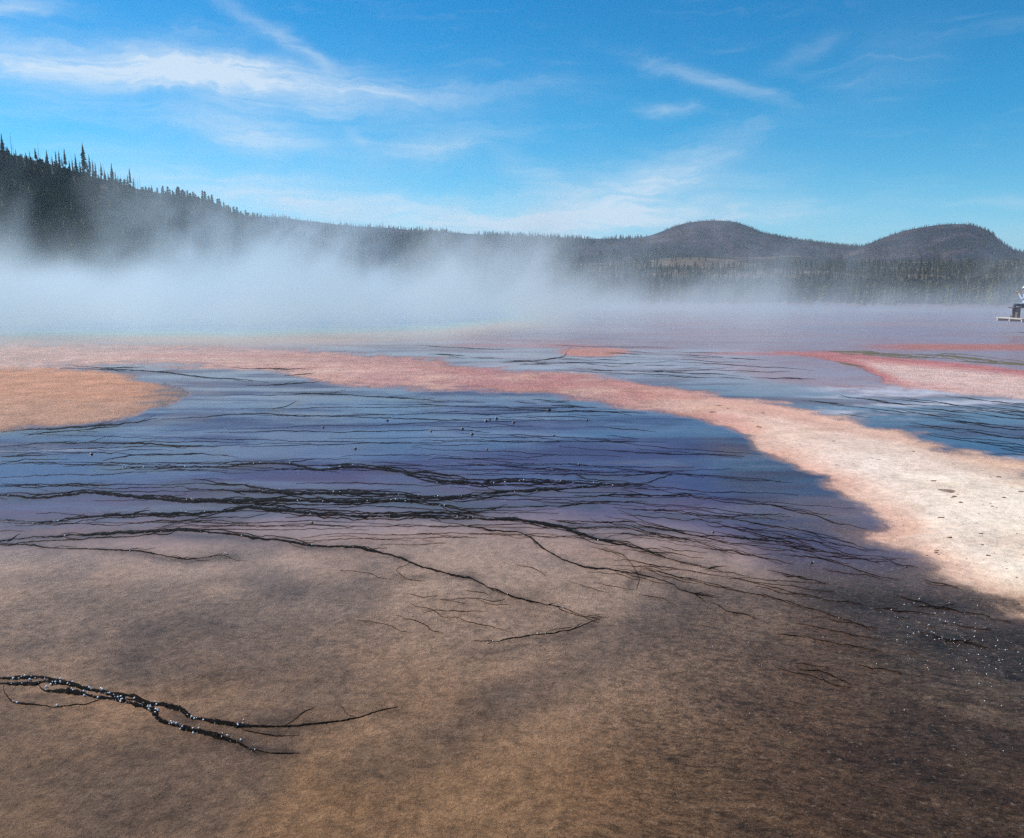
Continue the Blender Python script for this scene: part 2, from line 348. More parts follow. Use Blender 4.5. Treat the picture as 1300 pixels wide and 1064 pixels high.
mc = stops_map(px, [-200, 100, 400, 600, 720, 800, 880, 960, 1100, 1300, 1500],
               [(.74, .55, .46), (.74, .53, .45), (.71, .48, .40), (.60, .35, .29), (.49, .22, .195), (.55, .27, .22), (.63, .36, .27), (.70, .50, .40), (.77, .63, .53), (.79, .67, .53), (.79, .61, .43)])
edge = sstep(60, 8, dm + fb1 * 22)            # peach / red margin
ec = stops_map(px, [0, 600, 850, 1000, 1300], [(.62, .42, .36), (.42, .20, .20), (.48, .24, .21), (.58, .31, .23), (.55, .33, .22)])
mc = mc + (ec - mc) * (edge * 0.75)[..., None]
lowr = sstep(1020, 1200, px) * sstep(570, 740, py + fb1 * 30) ; mc = mc + (np.array((.80, .50, .26)) - mc) * (np.clip(lowr * (0.35 + fb4 * .8), 0, 1) * .6)[..., None]
st1 = sstep(.05, .5, fb3); mc = mc + (np.array((.52, .30, .22)) - mc) * (st1 * .42)[..., None]; mc = mc + (np.array((.60, .42, .33)) - mc) * (sstep(.0, .45, fb1) * .45)[..., None]
mc = mc * (1 + .10 * fb2)[..., None]
lay(mat, mc, .12); CR = np.maximum(CR, mat * sstep(700, 980, px))
halo = sstep(-60, -4, dm + fb3 * 30) * (1 - mat) * sstep(900, 1050, px) * sstep(620, 680, py)
lay(halo * np.clip(.35 + fb1 * .9, 0, 1) * .8, (.26, .16, .12), .55)
# orange tongue at the left
tg = [(-700, 472), (0, 470), (60, 470), (120, 473), (170, 480), (212, 490), (235, 500), (222, 514), (190, 525), (150, 532), (80, 540), (0, 546), (-700, 570)]
dt = sdf(pxw, pyw, tg); mt = sstep(-6, 6, dt + fb2 * 9 + fb3 * 10)
tcx = np.array((.55, .28, .175)) + (np.array((.47, .275, .19)) - np.array((.55, .28, .175))) * .8 * sstep(495, 525, pyw)[..., None]
fade = sstep(150, 245, px + fb2 * 50); tcx = tcx + (np.array((.17, .145, .15)) - tcx) * np.clip(fade * (.95 + .9 * fb2), 0, 1)[..., None]
ring = sstep(-75, -5, dt) * sstep(150, 210, px) * (1 - mt) * np.clip(.5 + 1.1 * fb2, 0, 1)
lay(ring * .7, (.20, .17, .17), .7); lay(mt, tcx * (1 + .22 * fb2)[..., None], .15)
# far islands on the right
isl = [(985, 447), (1050, 446), (1100, 451), (1150, 455), (1200, 459), (1250, 464), (1300, 470), (1500, 490), (1500, 522), (1300, 508), (1250, 503), (1200, 498), (1160, 494), (1128, 487), (1112, 478), (1090, 466), (1040, 455)]
di = sdf(pxw, pyw, isl); mi = sstep(-4, 5, di + fb2 * 5)
ic = np.array((.66, .46, .40)) + (np.array((.50, .19, .18)) - np.array((.66, .46, .40))) * (sstep(26, 6, di) * sstep(.0, 1., (505 - pyw) / 30))[..., None]
lay(mi, ic * (1 + .2 * st_)[..., None], .3)
d4 = np.exp(-((pxw - 755) / 48) ** 2 - ((pyw - 447) / 6) ** 2); lay(sstep(.25, .6, d4), (.60, .28, .22), .3)
for (a_, b_, c_, d_, k) in [(560, 760, 439, 2.2, .6), (880, 1120, 449, 2.0, .8), (150, 420, 452, 2.5, .4)]:
    lay(np.exp(-((pyw - c_) / d_) ** 2) * sstep(a_ - 20, a_ + 40, px) * sstep(b_ + 20, b_ - 40, px) * k, (.48, .20, .18), .4)
MAJOR = [
 ([(-60, 629), (0, 630), (50, 632), (110, 627), (150, 628), (200, 633), (270, 636), (335, 635), (400, 637), (460, 636), (520, 635), (555, 640), (590, 648), (615, 655)], 4.6),
 ([(235, 622), (290, 624), (340, 625), (430, 626), (510, 628), (560, 632), (600, 630), (640, 625), (700, 622), (770, 616), (830, 612)], 4.2),
 ([(0, 664), (60, 664), (120, 656), (200, 651), (250, 650), (290, 647), (320, 644), (345, 646), (400, 652), (450, 655), (500, 656), (560, 655), (620, 658), (680, 662), (720, 669), (760, 686), (810, 698), (860, 712), (905, 723)], 4.2),
 ([(-40, 686), (0, 685), (60, 681), (130, 678), (185, 675), (240, 675), (290, 677), (320, 682), (360, 685), (390, 692), (450, 695), (490, 703), (540, 722), (570, 730), (600, 734), (620, 748), (660, 758), (710, 772), (740, 784), (762, 787)], 3.6),
 ([(762, 787), (730, 797), (690, 803), (645, 808), (620, 815)], 2.4),
 ([(-30, 690), (30, 690), (60, 694), (110, 697), (180, 699), (205, 705), (230, 711), (260, 708), (292, 702)], 2.4),
 ([(290, 590), (320, 587), (370, 589), (405, 595), (450, 592), (480, 595), (510, 600), (530, 606), (570, 611), (610, 613), (660, 611), (740, 612), (800, 615)], 4.0),
 ([(130, 592), (170, 594), (230, 593), (285, 592), (330, 588)], 1.8),
 ([(470, 594), (500, 598), (520, 602), (540, 600), (580, 604), (600, 609)], 3.2),
 ([(0, 568), (60, 563), (130, 562), (180, 562), (230, 566), (280, 567)], 2.2), ([(0, 580), (60, 578)], 2.2), ([(130, 585), (170, 578), (230, 577), (290, 576)], 2.2),
 ([(0, 617), (40, 618), (90, 615), (140, 617)], 2.2), ([(205, 617), (250, 612), (300, 615), (330, 620), (370, 624), (430, 629)], 2.0), ([(240, 607), (270, 611), (300, 614), (340, 622)], 1.6),
 ([(60, 664), (100, 657), (130, 654), (180, 652), (232, 651)], 2.0), ([(205, 668), (230, 660), (255, 657), (310, 657), (340, 650)], 1.5),
 ([(480, 632), (560, 642), (620, 646), (700, 641), (760, 640)], 1.8), ([(300, 640), (350, 641), (380, 645), (430, 649), (480, 652), (540, 650), (600, 655)], 2.4),
 ([(545, 659), (580, 665), (620, 673), (660, 675), (675, 684), (690, 700), (715, 712), (740, 723), (800, 727), (840, 737), (870, 752), (895, 760)], 3.0),
 ([(700, 660), (760, 664), (800, 663), (840, 672), (900, 682), (960, 684), (995, 683)], 2.4), ([(790, 676), (850, 681), (890, 690), (930, 706)], 1.6),
 ([(730, 629), (790, 630), (860, 628), (900, 627)], 2.4), ([(680, 600), (740, 604), (800, 602), (870, 598)], 1.6), ([(800, 645), (860, 650), (920, 655), (990, 652)], 1.6),
 ([(735, 682), (800, 690), (815, 700), (850, 705)], 2.0), ([(750, 697), (790, 706), (805, 722), (812, 738), (806, 752)], 1.6), ([(520, 716), (500, 724), (515, 738), (540, 738)], 1.4),
 ([(0, 549), (60, 545), (110, 542), (150, 538), (200, 531)], 2.6), ([(30, 553), (80, 548), (150, 541)], 1.8),
 ([(350, 498), (430, 500), (480, 503), (540, 507), (560, 510)], 1.7), ([(350, 527), (420, 527), (490, 526)], 1.3), ([(345, 519), (365, 515), (378, 508)], 1.8), ([(205, 532), (290, 526), (340, 525), (400, 527)], 1.3),
 ([(75, 467), (120, 468), (170, 470), (215, 473), (260, 479), (310, 482), (340, 485)], 2.0), ([(90, 463), (130, 467), (185, 466)], 1.6), ([(310, 489), (350, 488), (400, 485)], 2.0), ([(290, 466), (340, 468), (400, 469)], 1.6), ([(360, 477), (400, 473)], 1.4),
 ([(530, 438), (560, 440), (600, 442), (640, 444)], 1.4), ([(545, 449), (590, 451)], 1.6), ([(635, 460), (680, 458), (720, 452), (717, 446)], 1.9), ([(660, 463), (720, 460), (760, 460)], 1.6), ([(700, 438), (760, 440), (840, 441)], 1.3),
 ([(780, 462), (830, 460), (860, 456)], 1.2), ([(720, 467), (780, 470), (840, 472), (900, 476)], 1.3), ([(800, 475), (840, 472), (900, 470)], 1.0),
]
CH = [([(-60, 861), (0, 861), (50, 861), (85, 866), (110, 874), (140, 880), (172, 884), (190, 893), (208, 894), (230, 900), (243, 911), (275, 917), (305, 921), (340, 922), (372, 921), (400, 920), (430, 916), (455, 911), (480, 902), (505, 896)], 7.5, .12, .5),
      ([(-60, 868), (0, 868), (40, 869), (58, 866), (85, 867), (120, 876), (150, 884), (175, 890), (195, 898)], 6.5, .1, .3),
      ([(50, 869), (55, 875), (90, 877), (115, 883), (150, 888), (175, 894), (195, 900), (200, 911), (225, 921), (250, 929), (280, 936), (305, 944), (326, 957)], 8.5, .15, .18),
      ([(190, 894), (200, 902), (198, 909)], 7, .3, .3), ([(228, 899), (240, 905), (246, 914)], 5, .3, .3),
      ([(4, 868), (6, 878), (16, 889), (40, 892), (70, 896), (108, 894), (132, 886)], 2.2, .2, .3), ([(305, 925), (330, 931), (355, 935), (380, 934)], 1.8, .2, .5), ([(360, 921), (372, 915), (386, 903), (399, 899)], 1.0, .3, .4), ([(430, 893), (437, 899), (440, 906), (452, 911)], 1.1, .4, .2), ([(318, 953), (345, 958), (380, 956)], 2.6, .2, .5)]
for pts, wd in MAJOR + [(c_[0], c_[1] * .8) for c_ in CH]:      # dark bacterial film gathers along the terrace edges
    Pm = np.array(pts, float)
    bb = (px > Pm[:, 0].min() - 40) & (px < Pm[:, 0].max() + 40) & (py > Pm[:, 1].min() - 20) & (py < Pm[:, 1].max() + 30) & ~behind
    if not bb.any() or Pm[:, 1].mean() < 500: continue
    qx_, qy_ = pxw[bb], pyw[bb] - 2; dd = np.full(qx_.shape, 1e9)
    for a_, b_ in zip(Pm[:-1], Pm[1:]):
        e_ = b_ - a_; tt_ = np.clip(((qx_ - a_[0]) * e_[0] + (qy_ - a_[1]) * e_[1]) / (e_ @ e_), 0, 1)
        dd = np.minimum(dd, np.hypot((qx_ - a_[0] - tt_ * e_[0]) * .6, qy_ - a_[1] - tt_ * e_[1]))
    mk = np.zeros_like(W); mk[bb] = np.exp(-(dd / (2.0 + wd * 1.4)) ** 1.3) * np.clip(.6 + 1.1 * fb3[bb] + .7 * fb2[bb], 0, 1) * .85
    lay(mk, (.06, .04, .032))
GL = sstep(1040, 1200, pxw) * sstep(735, 780, pyw) * sstep(930, 860, pyw) * sstep(.05, .4, fb1 + .4 * fb2)
C = np.clip(C, 0.01, .90)
# relief
amp = sstep(1.0, .3, W)
GZ = GZ + mat * sstep(0, 60, dm) * .035 + mt * sstep(0, 140, dt) * .03 + fbm(GX, GY, .9, 5, .5, 81) * (.004 + .010 * amp) * sstep(60, 20, R2) + fbm(GX, GY, .16, 3, .6, 85) * .004 * amp * sstep(14, 6, R2)
GZ = np.where(R2 < 1.0, 0.0, GZ); RELIEF = (RR, GZ)

idx = np.arange(NR * NA).reshape(NR, NA)
nxt = np.roll(idx, -1, 1)
F = np.stack([idx[:-1], nxt[:-1], nxt[1:], idx[1:]], -1).reshape(-1, 4)[:, ::-1]
V = np.stack([GX, GY, GZ], -1).reshape(-1, 3)
RFA = np.clip(rf + .8 * sm + .34 * sstep(650, 800, py), 0, 1) * (1 - mat)
Cf = np.concatenate([C.reshape(-1, 3), RFA.reshape(-1, 1)], 1)
Zf = np.stack([W, CR, GL], -1).reshape(-1, 3)
matf = np.maximum(np.maximum(mat, mt), mi).ravel()
fm = matf[F].mean(1); fw = W.ravel()[F].mean(1); fr = R2.ravel()[F].mean(1); fpool = pool.ravel()[F].mean(1)
fx = px.ravel()[F].mean(1)
cls = np.zeros(len(F), int)
cls[(fw > .72) & (fr < 95)] = 1
cls[(fm > .5) & (fr < 95)] = 2
cls[(fpool > 0) & (fr < 95) & (fx > -600)] = 3
zones = {}
for k, nm in enumerate(['ground', 'shallow_water', 'mineral_crust', 'hot_spring_water']):
    sel = F[cls == k]; u, inv = np.unique(sel, return_inverse=True)
    me = fast_mesh(nm, V[u], inv.reshape(-1, 4))
    me.polygons.foreach_set('use_smooth', np.ones(len(me.polygons), bool))
    a = me.attributes.new('zone_color', 'FLOAT_COLOR', 'POINT'); a.data.foreach_set('color', Cf[u].astype(np.float32).ravel())
    a = me.attributes.new('zone_data', 'FLOAT_VECTOR', 'POINT'); a.data.foreach_set('vector', Zf[u].astype(np.float32).ravel())
    me.materials.append(gm); o = bpy.data.objects.new(nm, me); COL.objects.link(o); o['kind'] = 'structure'; zones[nm] = o

# ------------------------------------------------------------------ terrace rims (raised wet edges of the tiny terraces)
rm, t = material('wet_rim')  # shade of the terrace faces put into the near-black, with their dark film
P = t.n('ShaderNodeNewGeometry').outputs['Position']
n = t.noise(P, 30, 5, .65, .3); nb = t.noise(P, 55, 4, .6)
b = t.n('ShaderNodeBsdfPrincipled', {'Base Color': t.ramp(n, [(.3, (.004, .003, .003)), (.6, (.010, .007, .005)), (.8, (.030, .018, .012))]), 'Roughness': t.mr(nb, .4, .62, .55, .25), 'IOR': 1.33, 'Specular IOR Level': .04,
       'Normal': t.n('ShaderNodeBump', {'Height': nb, 'Strength': 1.0, 'Distance': .03}).outputs[0]})
t.n('ShaderNodeOutputMaterial', {'Surface': b.outputs[0]})

def resample(pts, step):
    p = np.array(pts, float); s = np.concatenate([[0], np.cumsum(np.hypot(*np.diff(p, axis=0).T))])
    n_ = max(4, int(s[-1] / step)); q = np.linspace(0, s[-1], n_)
    # smooth interpolation through the traced points
    out = np.stack([np.interp(q, s, p[:, k]) for k in (0, 1)], 1)
    ker = np.array([1, 2, 3, 2, 1.]) / 9
    for k in (0, 1):
        pad = np.pad(out[:, k], 2, mode='edge'); sm_ = np.convolve(pad, ker, 'valid'); sm_[0] = out[0, k]; sm_[-1] = out[-1, k]; out[:, k] = sm_
    return out
rim_n = 0
rr_ = random.Random(21)
def rim_geo(pts, wid, jit, t0, t1, vs, fs, step=3.0, flat=.15):
    global rim_n
    rim_n += 1; sd = rim_n * 3.7
    p = resample(pts, step); n_ = len(p); s = np.arange(n_) * step
    dyh = np.maximum(p[:, 1] - HOR, 20)
    p[:, 1] += jit * (fbm(s, s * 0 + sd, 55, 6, .72, 3)) * np.minimum(dyh / 60, 4.5)
    p[:, 0] += jit * (fbm(s, s * 0 + sd + 50, 30, 5, .65, 4)) * 5
    tt = np.arange(n_) / (n_ - 1)
    ww = wid * (np.minimum(1, tt / t0 + .12) if t0 else 1) * (np.minimum(1, (1 - tt) / t1 + .12) if t1 else 1)
    ww = ww * np.clip(1 + 1.25 * fbm(s, s * 0 + sd + 9, 22, 5, .75, 6), .22, 2.4)
    tan = np.gradient(p, axis=0); tan /= np.hypot(*tan.T)[:, None] + 1e-9; nor = np.stack([-tan[:, 1], tan[:, 0]], 1)
    nor[:, 0] *= .8
    prof = [(-.5, -.12), (-.30, .55), (0, 1.0), (.28, .62), (.5, -.12)]
    nf = len(prof); base = len(vs)
    for i in range(n_):
        mpp = H / dyh[i]
        for j, (o_, hgt_) in enumerate(prof):
            q = p[i] + nor[i] * (o_ * (.75 + .5 * rr_.random())) * ww[i]
            x, y, z = ground_at(q[0], max(q[1], HOR + 14))
            hh = hgt_ * ww[i] * mpp * flat * (.6 + .8 * rr_.random())
            vs.append((x, y, z + (hh + .002 if hgt_ > 0 else -.010)))
    fs += [(base + i * nf + j, base + i * nf + j + 1, base + (i + 1) * nf + j + 1, base + (i + 1) * nf + j) for i in range(n_ - 1) for j in range(nf - 1)]
    return p
def rim(pts, wid, jit=1.0, t0=.25, t1=.25, parent=None, spurs=True):
    """a low irregular wet edge along a traced line; wid in photo pixels"""
    vs, fs = [], []
    p = rim_geo(pts, wid, jit, t0, t1, vs, fs, 3.0 if spurs else 2.2, .15 if spurs else .20)
    if spurs and wid > 1.2:
        for k in range(int(len(p) / 13)):
            i = rr_.randrange(len(p) - 2); d = p[i + 1] - p[i]; d = d / (np.hypot(*d) + 1e-6); sg = rr_.choice((-1, 1)); an = sg * R(rr_.uniform(8, 30)); L = rr_.uniform(9, 34)
            e = np.array([d[0] * math.cos(an) - d[1] * math.sin(an), (d[0] * math.sin(an) + d[1] * math.cos(an)) * .5])
            rim_geo([p[i], p[i] + e * L * .5, p[i] + e * L + d * L * .2], max(.5, wid * rr_.uniform(.2, .45)), 1.5, .01, .9, vs, fs, 2.2)
        if wid > 2.3:
            for off in (rr_.uniform(-4.5, -2.5), rr_.uniform(2.5, 4.5)):
                i0 = rr_.randrange(0, len(p) // 2); i1 = rr_.randrange(i0 + len(p) // 4, len(p))
                q = p[i0:i1:6] + np.array([0, off]); q[0, 1] -= off; q[-1, 1] -= off
                if len(q) > 3: rim_geo(q, wid * .42, 1.1, .15, .15, vs, fs)
    return link('terrace_rim', vs, fs, rm, parent or zones['shallow_water'])
G0 = zones['ground']; G1 = zones['shallow_water']
for pts, wd in MAJOR:
    rim(pts, wd * (.95 if wd > 3.5 else .75), parent=G0 if pts[len(pts) // 2][1] > 690 else G1)
# channel of dark tangled streamers in front
for pts, wd, a_, b_ in CH:
    o = rim(pts, wd * .84, .8, a_, b_, parent=G0, spurs=False); o.name = 'runoff_channel'
# many finer edges, scattered along the same flow
def inside(qx, qy, poly):
    return float(sdf(np.array([qx]), np.array([qy]), poly)[0])
MP = up + lo; cnt = 0
rg = random.Random(5)
def fine(xr, yr, n_, lr, slope, wr, keep=lambda x, y: True):
    k = 0; tries = 0
    while k < n_ and tries < n_ * 30:
        tries += 1
        x0 = rg.uniform(*xr); y0 = rg.uniform(*yr); L = rg.uniform(*lr); sl = slope(x0, y0) + rg.uniform(-.03, .03)
        pts = [(x0 + L * q, y0 + sl * L * q + rg.uniform(-1.6, 1.6) * (y0 - HOR) / 240) for q in np.linspace(0, 1, 6)]
        if any(inside(a_, b_, MP) > -8 or inside(a_, b_, tg) > -6 or inside(a_, b_, isl) > -4 or not keep(a_, b_) for a_, b_ in pts): continue
        rim(pts, rg.uniform(*wr), .9, .35, .35); k += 1
fine((-160, 600), (500, 690), 38, (140, 460), lambda x, y: .0, (.45, .95))
fine((-60, 560), (560, 690), 34, (60, 220), lambda x, y: .0, (.5, 1.1))
fine((520, 960), (515, 690), 58, (70, 300), lambda x, y: np.interp(x, [560, 800, 980], [.02, .08, .16]), (.45, .95))
fine((740, 1020), (640, 745), 44, (40, 170), lambda x, y: .17 + rg.uniform(-.12, .12), (.55, 1.15))
fine((420, 900), (690, 790), 22, (25, 90), lambda x, y: .16 + rg.uniform(-.25, .25), (.5, 1.0))
fine((940, 1300), (500, 585), 44, (40, 190), lambda x, y: .12, (.45, 1.1))
fine((560, 1000), (444, 480), 34, (30, 130), lambda x, y: .03, (.5, .9))
fine((560, 780), (505, 560), 22, (20, 90), lambda x, y: .05, (.5, 1.0))
fine((960, 1200), (650, 850), 30, (30, 110), lambda x, y: .22 + rg.uniform(-.1, .1), (.7, 1.4))
# olive, stony edge beyond the far pale island
for pts, wd in [([(1040, 446), (1090, 447), (1130, 450), (1170, 453), (1210, 456)], 3.4), ([(1150, 449), (1200, 452), (1250, 457), (1300, 462), (1340, 466)], 2.6), ([(1215, 458), (1260, 461), (1310, 464)], 2.4), ([(1060, 458), (1080, 463), (1100, 466)], 2.6)]:
    o = rim(pts, wd, .8); o.data.materials[0] = simple('olive_crust', (.13, .10, .045), .6, .5, 5)


# ------------------------------------------------------------------ hills
def smooth_interp(x, xs, ys):
    """monotone-ish smooth interpolation"""
    xs = np.array(xs, float); ys = np.array(ys, float); m_ = np.gradient(ys, xs)
    i = np.clip(np.searchsorted(xs, x) - 1, 0, len(xs) - 2); h_ = xs[i + 1] - xs[i]; u = np.clip((x - xs[i]) / h_, 0, 1)
    return (2 * u**3 - 3 * u**2 + 1) * ys[i] + (u**3 - 2 * u**2 + u) * h_ * m_[i] + (-2 * u**3 + 3 * u**2) * ys[i + 1] + (u**3 - u**2) * h_ * m_[i + 1]
def px_to_az(qx): return np.arctan((np.asarray(qx, float) - CX) / (FPX * 1.012))
def az_to_px(a): return CX + np.tan(a) * FPX * 1.012
class Hill:
    def __init__(self, name, xs, ys, D, B, zb, power=1.0, rough=.04, nscale=60, seed=0):
        self.name = name; self.xs, self.ys = xs, ys; self.D = D; self.B = B; self.zb = zb; self.power = power; self.rough = rough; self.ns = nscale; self.seed = seed
    def dist(self, qx): return np.interp(qx, *self.D)
    def base(self, qx): return np.interp(qx, *self.B)
    def crest(self, qx):
        y = smooth_interp(qx, self.xs, self.ys); dx_, dy_, dz_ = ray(qx, y); return H + self.dist(qx) * dz_ / np.hypot(dx_, dy_)
    def z(self, a, r):
        qx = az_to_px(a); D = self.dist(qx); B = self.base(qx); zr = self.crest(qx)
        u = (r - B) / (D - B); uc = np.clip(u, 0, 1)
        sh = uc ** self.power * (1 - .30 * (uc - 1) ** 2 * uc)
        back = np.clip(u - 1, 0, 3); sh = sh - back * .55 - .0 * back
        x = r * np.sin(a); y = r * np.cos(a)
        nz = fbm(x, y, self.ns, 5, .5, self.seed) * self.rough * (zr - self.zb) * np.clip(uc * 4, 0, 1) * np.clip((1.0 - uc) * 3 + .05, 0, 1)
        return self.zb + (zr - self.zb) * sh + nz
    def point(self, qx, u):
        a = px_to_az(qx); r = self.base(qx) + u * (self.dist(qx) - self.base(qx)); return r * np.sin(a), r * np.cos(a), self.z(a, r)
    def build(self, mat, n=320, m_=70, label=None):
        qx = np.linspace(self.xs[0], self.xs[-1], n); a = px_to_az(qx); u = np.concatenate([np.linspace(-.04, 1.0, m_), np.linspace(1.05, 1.9, 10)])
        A, U = np.meshgrid(a, u); Q = az_to_px(A); Rr = self.base(Q) + U * (self.dist(Q) - self.base(Q))
        Z = self.z(A, Rr); Z = np.where(U < 0, self.zb - 2.5, Z)
        V = np.stack([Rr * np.sin(A), Rr * np.cos(A), Z], -1).reshape(-1, 3); k = np.arange(len(u) * n).reshape(len(u), n)
        F = np.stack([k[:-1, :-1], k[:-1, 1:], k[1:, 1:], k[1:, :-1]], -1).reshape(-1, 4)
        o = link_mesh(self.name, fast_mesh(self.name, V, F), mat); o['kind'] = 'structure'; return o
def hill_mat(name, lo_, mid, hi, scale, bump, dark=None, dscale=.05, dk=(.45, .55)):
    m, t = material(name); P = t.n('ShaderNodeNewGeometry').outputs['Position']
    n = t.noise(P, scale, 7, .65, .4); n2_ = t.noise(P, scale * 6, 5, .65)
    c = t.ramp(t.m('ADD', t.m('MULTIPLY', n, .65), t.m('MULTIPLY', n2_, .35)), [(.36, lo_), (.5, mid), (.64, hi)])
    if dark: c = t.mix(t.mr(t.noise(P, dscale, 6, .7, .3), dk[0], dk[1]), c, (*dark, 1))
    b = t.n('ShaderNodeBsdfPrincipled', {'Base Color': c, 'Roughness': .95, 'Specular IOR Level': .15, 'Normal': t.n('ShaderNodeBump', {'Height': n2_, 'Strength': 1.0, 'Distance': bump}).outputs[0]})
    t.n('ShaderNodeOutputMaterial', {'Surface': b.outputs[0]}); return m
forest_floor = hill_mat('forest_floor', (.030, .026, .020), (.055, .045, .034), (.085, .068, .05), .04, 1.5)
butte_mat = hill_mat('butte_grass_and_rock', (.026, .020, .021), (.078, .058, .052), (.175, .13, .105), .028, 14.0, (.026, .026, .022), .013, (.46, .60))
ridge_mat = hill_mat('far_forest', (.022, .021, .021), (.036, .032, .032), (.062, .052, .048), .012, 6.0, (.018, .021, .017), .02, (.40, .56))
bench_mat = hill_mat('meadow_and_wood', (.09, .07, .05), (.16, .125, .09), (.22, .175, .12), .010, 3.0, (.028, .03, .022), .010, (.43, .52))
WH = Hill('wooded_hillside', [-420, -200, -100, 0, 31, 64, 96, 119, 153, 175, 201, 225, 250, 268, 285, 302, 325, 380, 450, 560],
          [120, 150, 172, 191, 198, 206, 215, 222, 231, 238, 244, 247, 250, 254, 261, 271, 278, 300, 340, 392],
          ([-400, 0, 200, 300, 560], [480, 500, 560, 640, 640]), ([-400, 0, 300, 560], [230, 240, 300, 420]), -3.4, .95, .05, 70, 3)
LR = Hill('long_wooded_ridge', [150, 230, 290, 320, 360, 400, 430, 450, 490, 520, 560, 600, 650, 700, 750, 800, 840, 900, 960, 1050],
          [266, 267, 270, 274, 277, 281, 285, 287, 289, 292, 294, 297, 299, 301, 303, 303, 305, 318, 340, 380], ([0, 1300], [2300, 2300]), ([0, 1300], [800, 800]), -3.5, .9, .07, 220, 5)
B1 = Hill('grassy_butte', [690, 760, 800, 820, 840, 855, 872, 890, 910, 930, 945, 965, 1000, 1050, 1100, 1150, 1250, 1330],
          [330, 312, 304, 300, 293, 287, 282.5, 280.5, 280, 282, 287, 295, 302, 309, 314, 322, 340, 372], ([0, 1300], [1850, 1850]), ([0, 1300], [1380, 1380]), -3, .85, .16, 110, 7)
B2 = Hill('grassy_butte', [960, 1040, 1085, 1105, 1125, 1145, 1165, 1185, 1205, 1225, 1242, 1255, 1265, 1278, 1290, 1330, 1420, 1560],
          [372, 335, 316, 307, 299, 293, 289, 286, 285, 286, 291, 298, 307, 315, 319, 322, 326, 340], ([0, 1300], [1750, 1750]), ([0, 1300], [1300, 1300]), -3, .85, .14, 100, 9)
WB = Hill('wooded_bench', [560, 640, 720, 800, 860, 900, 950, 1000, 1040, 1080, 1130, 1200, 1260, 1320, 1450, 1650],
          [372, 345, 336, 332, 327, 326, 327, 325, 327, 331, 333, 332, 331, 329, 326, 320], ([0, 1300], [900, 900]), ([0, 1300], [430, 430]), -3.5, 1.0, .08, 80, 13)
hills = [WH.build(forest_floor, 360, 80), LR.build(ridge_mat, 360, 70), B1.build(butte_mat, 260, 90), B2.build(butte_mat, 240, 90), WB.build(bench_mat, 260, 60)]

# ------------------------------------------------------------------ trees
def leaf_mat(name, a_, b_, attr=True):
    m, t = material(name)
    rnd = t.n('ShaderNodeObjectInfo').outputs['Random']; P = t.n('ShaderNodeNewGeometry').outputs['Position']
    v_ = t.noise(P, .35, 3, .6); v2 = t.noise(P, .06, 3, .6)
    f = t.m('ADD', t.m('MULTIPLY', rnd, .3), t.m('ADD', t.m('MULTIPLY', v_, .45), t.m('MULTIPLY', t.mr(v2, .3, .7), .4)), None, True)
    b = t.n('ShaderNodeBsdfPrincipled', {'Base Color': t.mix(f, (*a_, 1), (*b_, 1)), 'Roughness': .8, 'Specular IOR Level': .2})
    t.n('ShaderNodeOutputMaterial', {'Surface': b.outputs[0]}); return m
needle = leaf_mat('conifer_needles', (.014, .022, .010), (.19, .18, .062))
bark = simple('bark', (.085, .065, .052), .9, .35, 3)
grey_wood = simple('weathered_wood', (.17, .155, .145), .9, .3, 3)
def conifer_crown(h, wd, rng, whorls=15, per=7, low=.12, gap=.12):
    vs, fs = [], []
    for i in range(whorls):
        f = i / (whorls - 1); z = h * (low + (1 - low) * f) ; L = wd * ((1 - f) ** .8 * .92 + .06) * rng.uniform(.7, 1.15)
        off = rng.random() * 6.28
        for k in range(per):
            if rng.random() < gap: continue
            a = off + k * 6.283 / per + rng.uniform(-.3, .3); l = L * rng.uniform(.6, 1.2); dr = l * rng.uniform(.15, .55); w_ = l * rng.uniform(.32, .5) + .06
            ca, sa = math.cos(a), math.sin(a); b0 = len(vs); th = h / whorls
            vs += [(0, 0, z + th * .9), (ca * l * .6 - sa * w_, sa * l * .6 + ca * w_, z - dr * .7), (ca * l, sa * l, z - dr), (ca * l * .6 + sa * w_, sa * l * .6 - ca * w_, z - dr * .7 ), (ca * l * .3, sa * l * .3, z - dr * .5 - th * .5)]
            fs += [(b0, b0 + 1, b0 + 2), (b0, b0 + 2, b0 + 3), (b0 + 1, b0 + 4, b0 + 2), (b0 + 2, b0 + 4, b0 + 3)]
    b0 = len(vs); vs += [(0, 0, h * 1.03), (.05 * wd, 0, h * .93), (-.03 * wd, .05 * wd, h * .93), (-.03 * wd, -.05 * wd, h * .93)]
    fs += [(b0, b0 + 1, b0 + 2), (b0, b0 + 2, b0 + 3), (b0, b0 + 3, b0 + 1)]
    return vs, fs
def trunk_geo(h, r, n_=6, seg=4, lean=0.0, rng=random, twigs=0):
    vs, fs = [], []
    for i in range(seg + 1):
        f = i / seg
        for k in range(n_):
            a = k * 6.283 / n_; q = r * (1 - f * .88); vs.append((q * math.cos(a) + lean * f * f * h, q * math.sin(a), f * h - (.6 if i == 0 else 0)))
    for i in range(seg):
        for k in range(n_): fs.append((i * n_ + k, i * n_ + (k + 1) % n_, (i + 1) * n_ + (k + 1) % n_, (i + 1) * n_ + k))
    for j in range(twigs):
        f = rng.uniform(.3, .95); a = rng.random() * 6.28; l = rng.uniform(.3, 1.0); z = f * h; b0 = len(vs); x = lean * f * f * h
        vs += [(x, 0, z - .06), (x, 0, z + .08), (x + math.cos(a) * l, math.sin(a) * l, z + l * rng.uniform(-.4, .3))]; fs += [(b0, b0 + 1, b0 + 2)]
    return vs, fs
def mesh_of(name, g, mat):
    me = bpy.data.meshes.new(name); me.from_pydata(g[0], [], g[1]); me.materials.append(mat); return me
rt = random.Random(3)
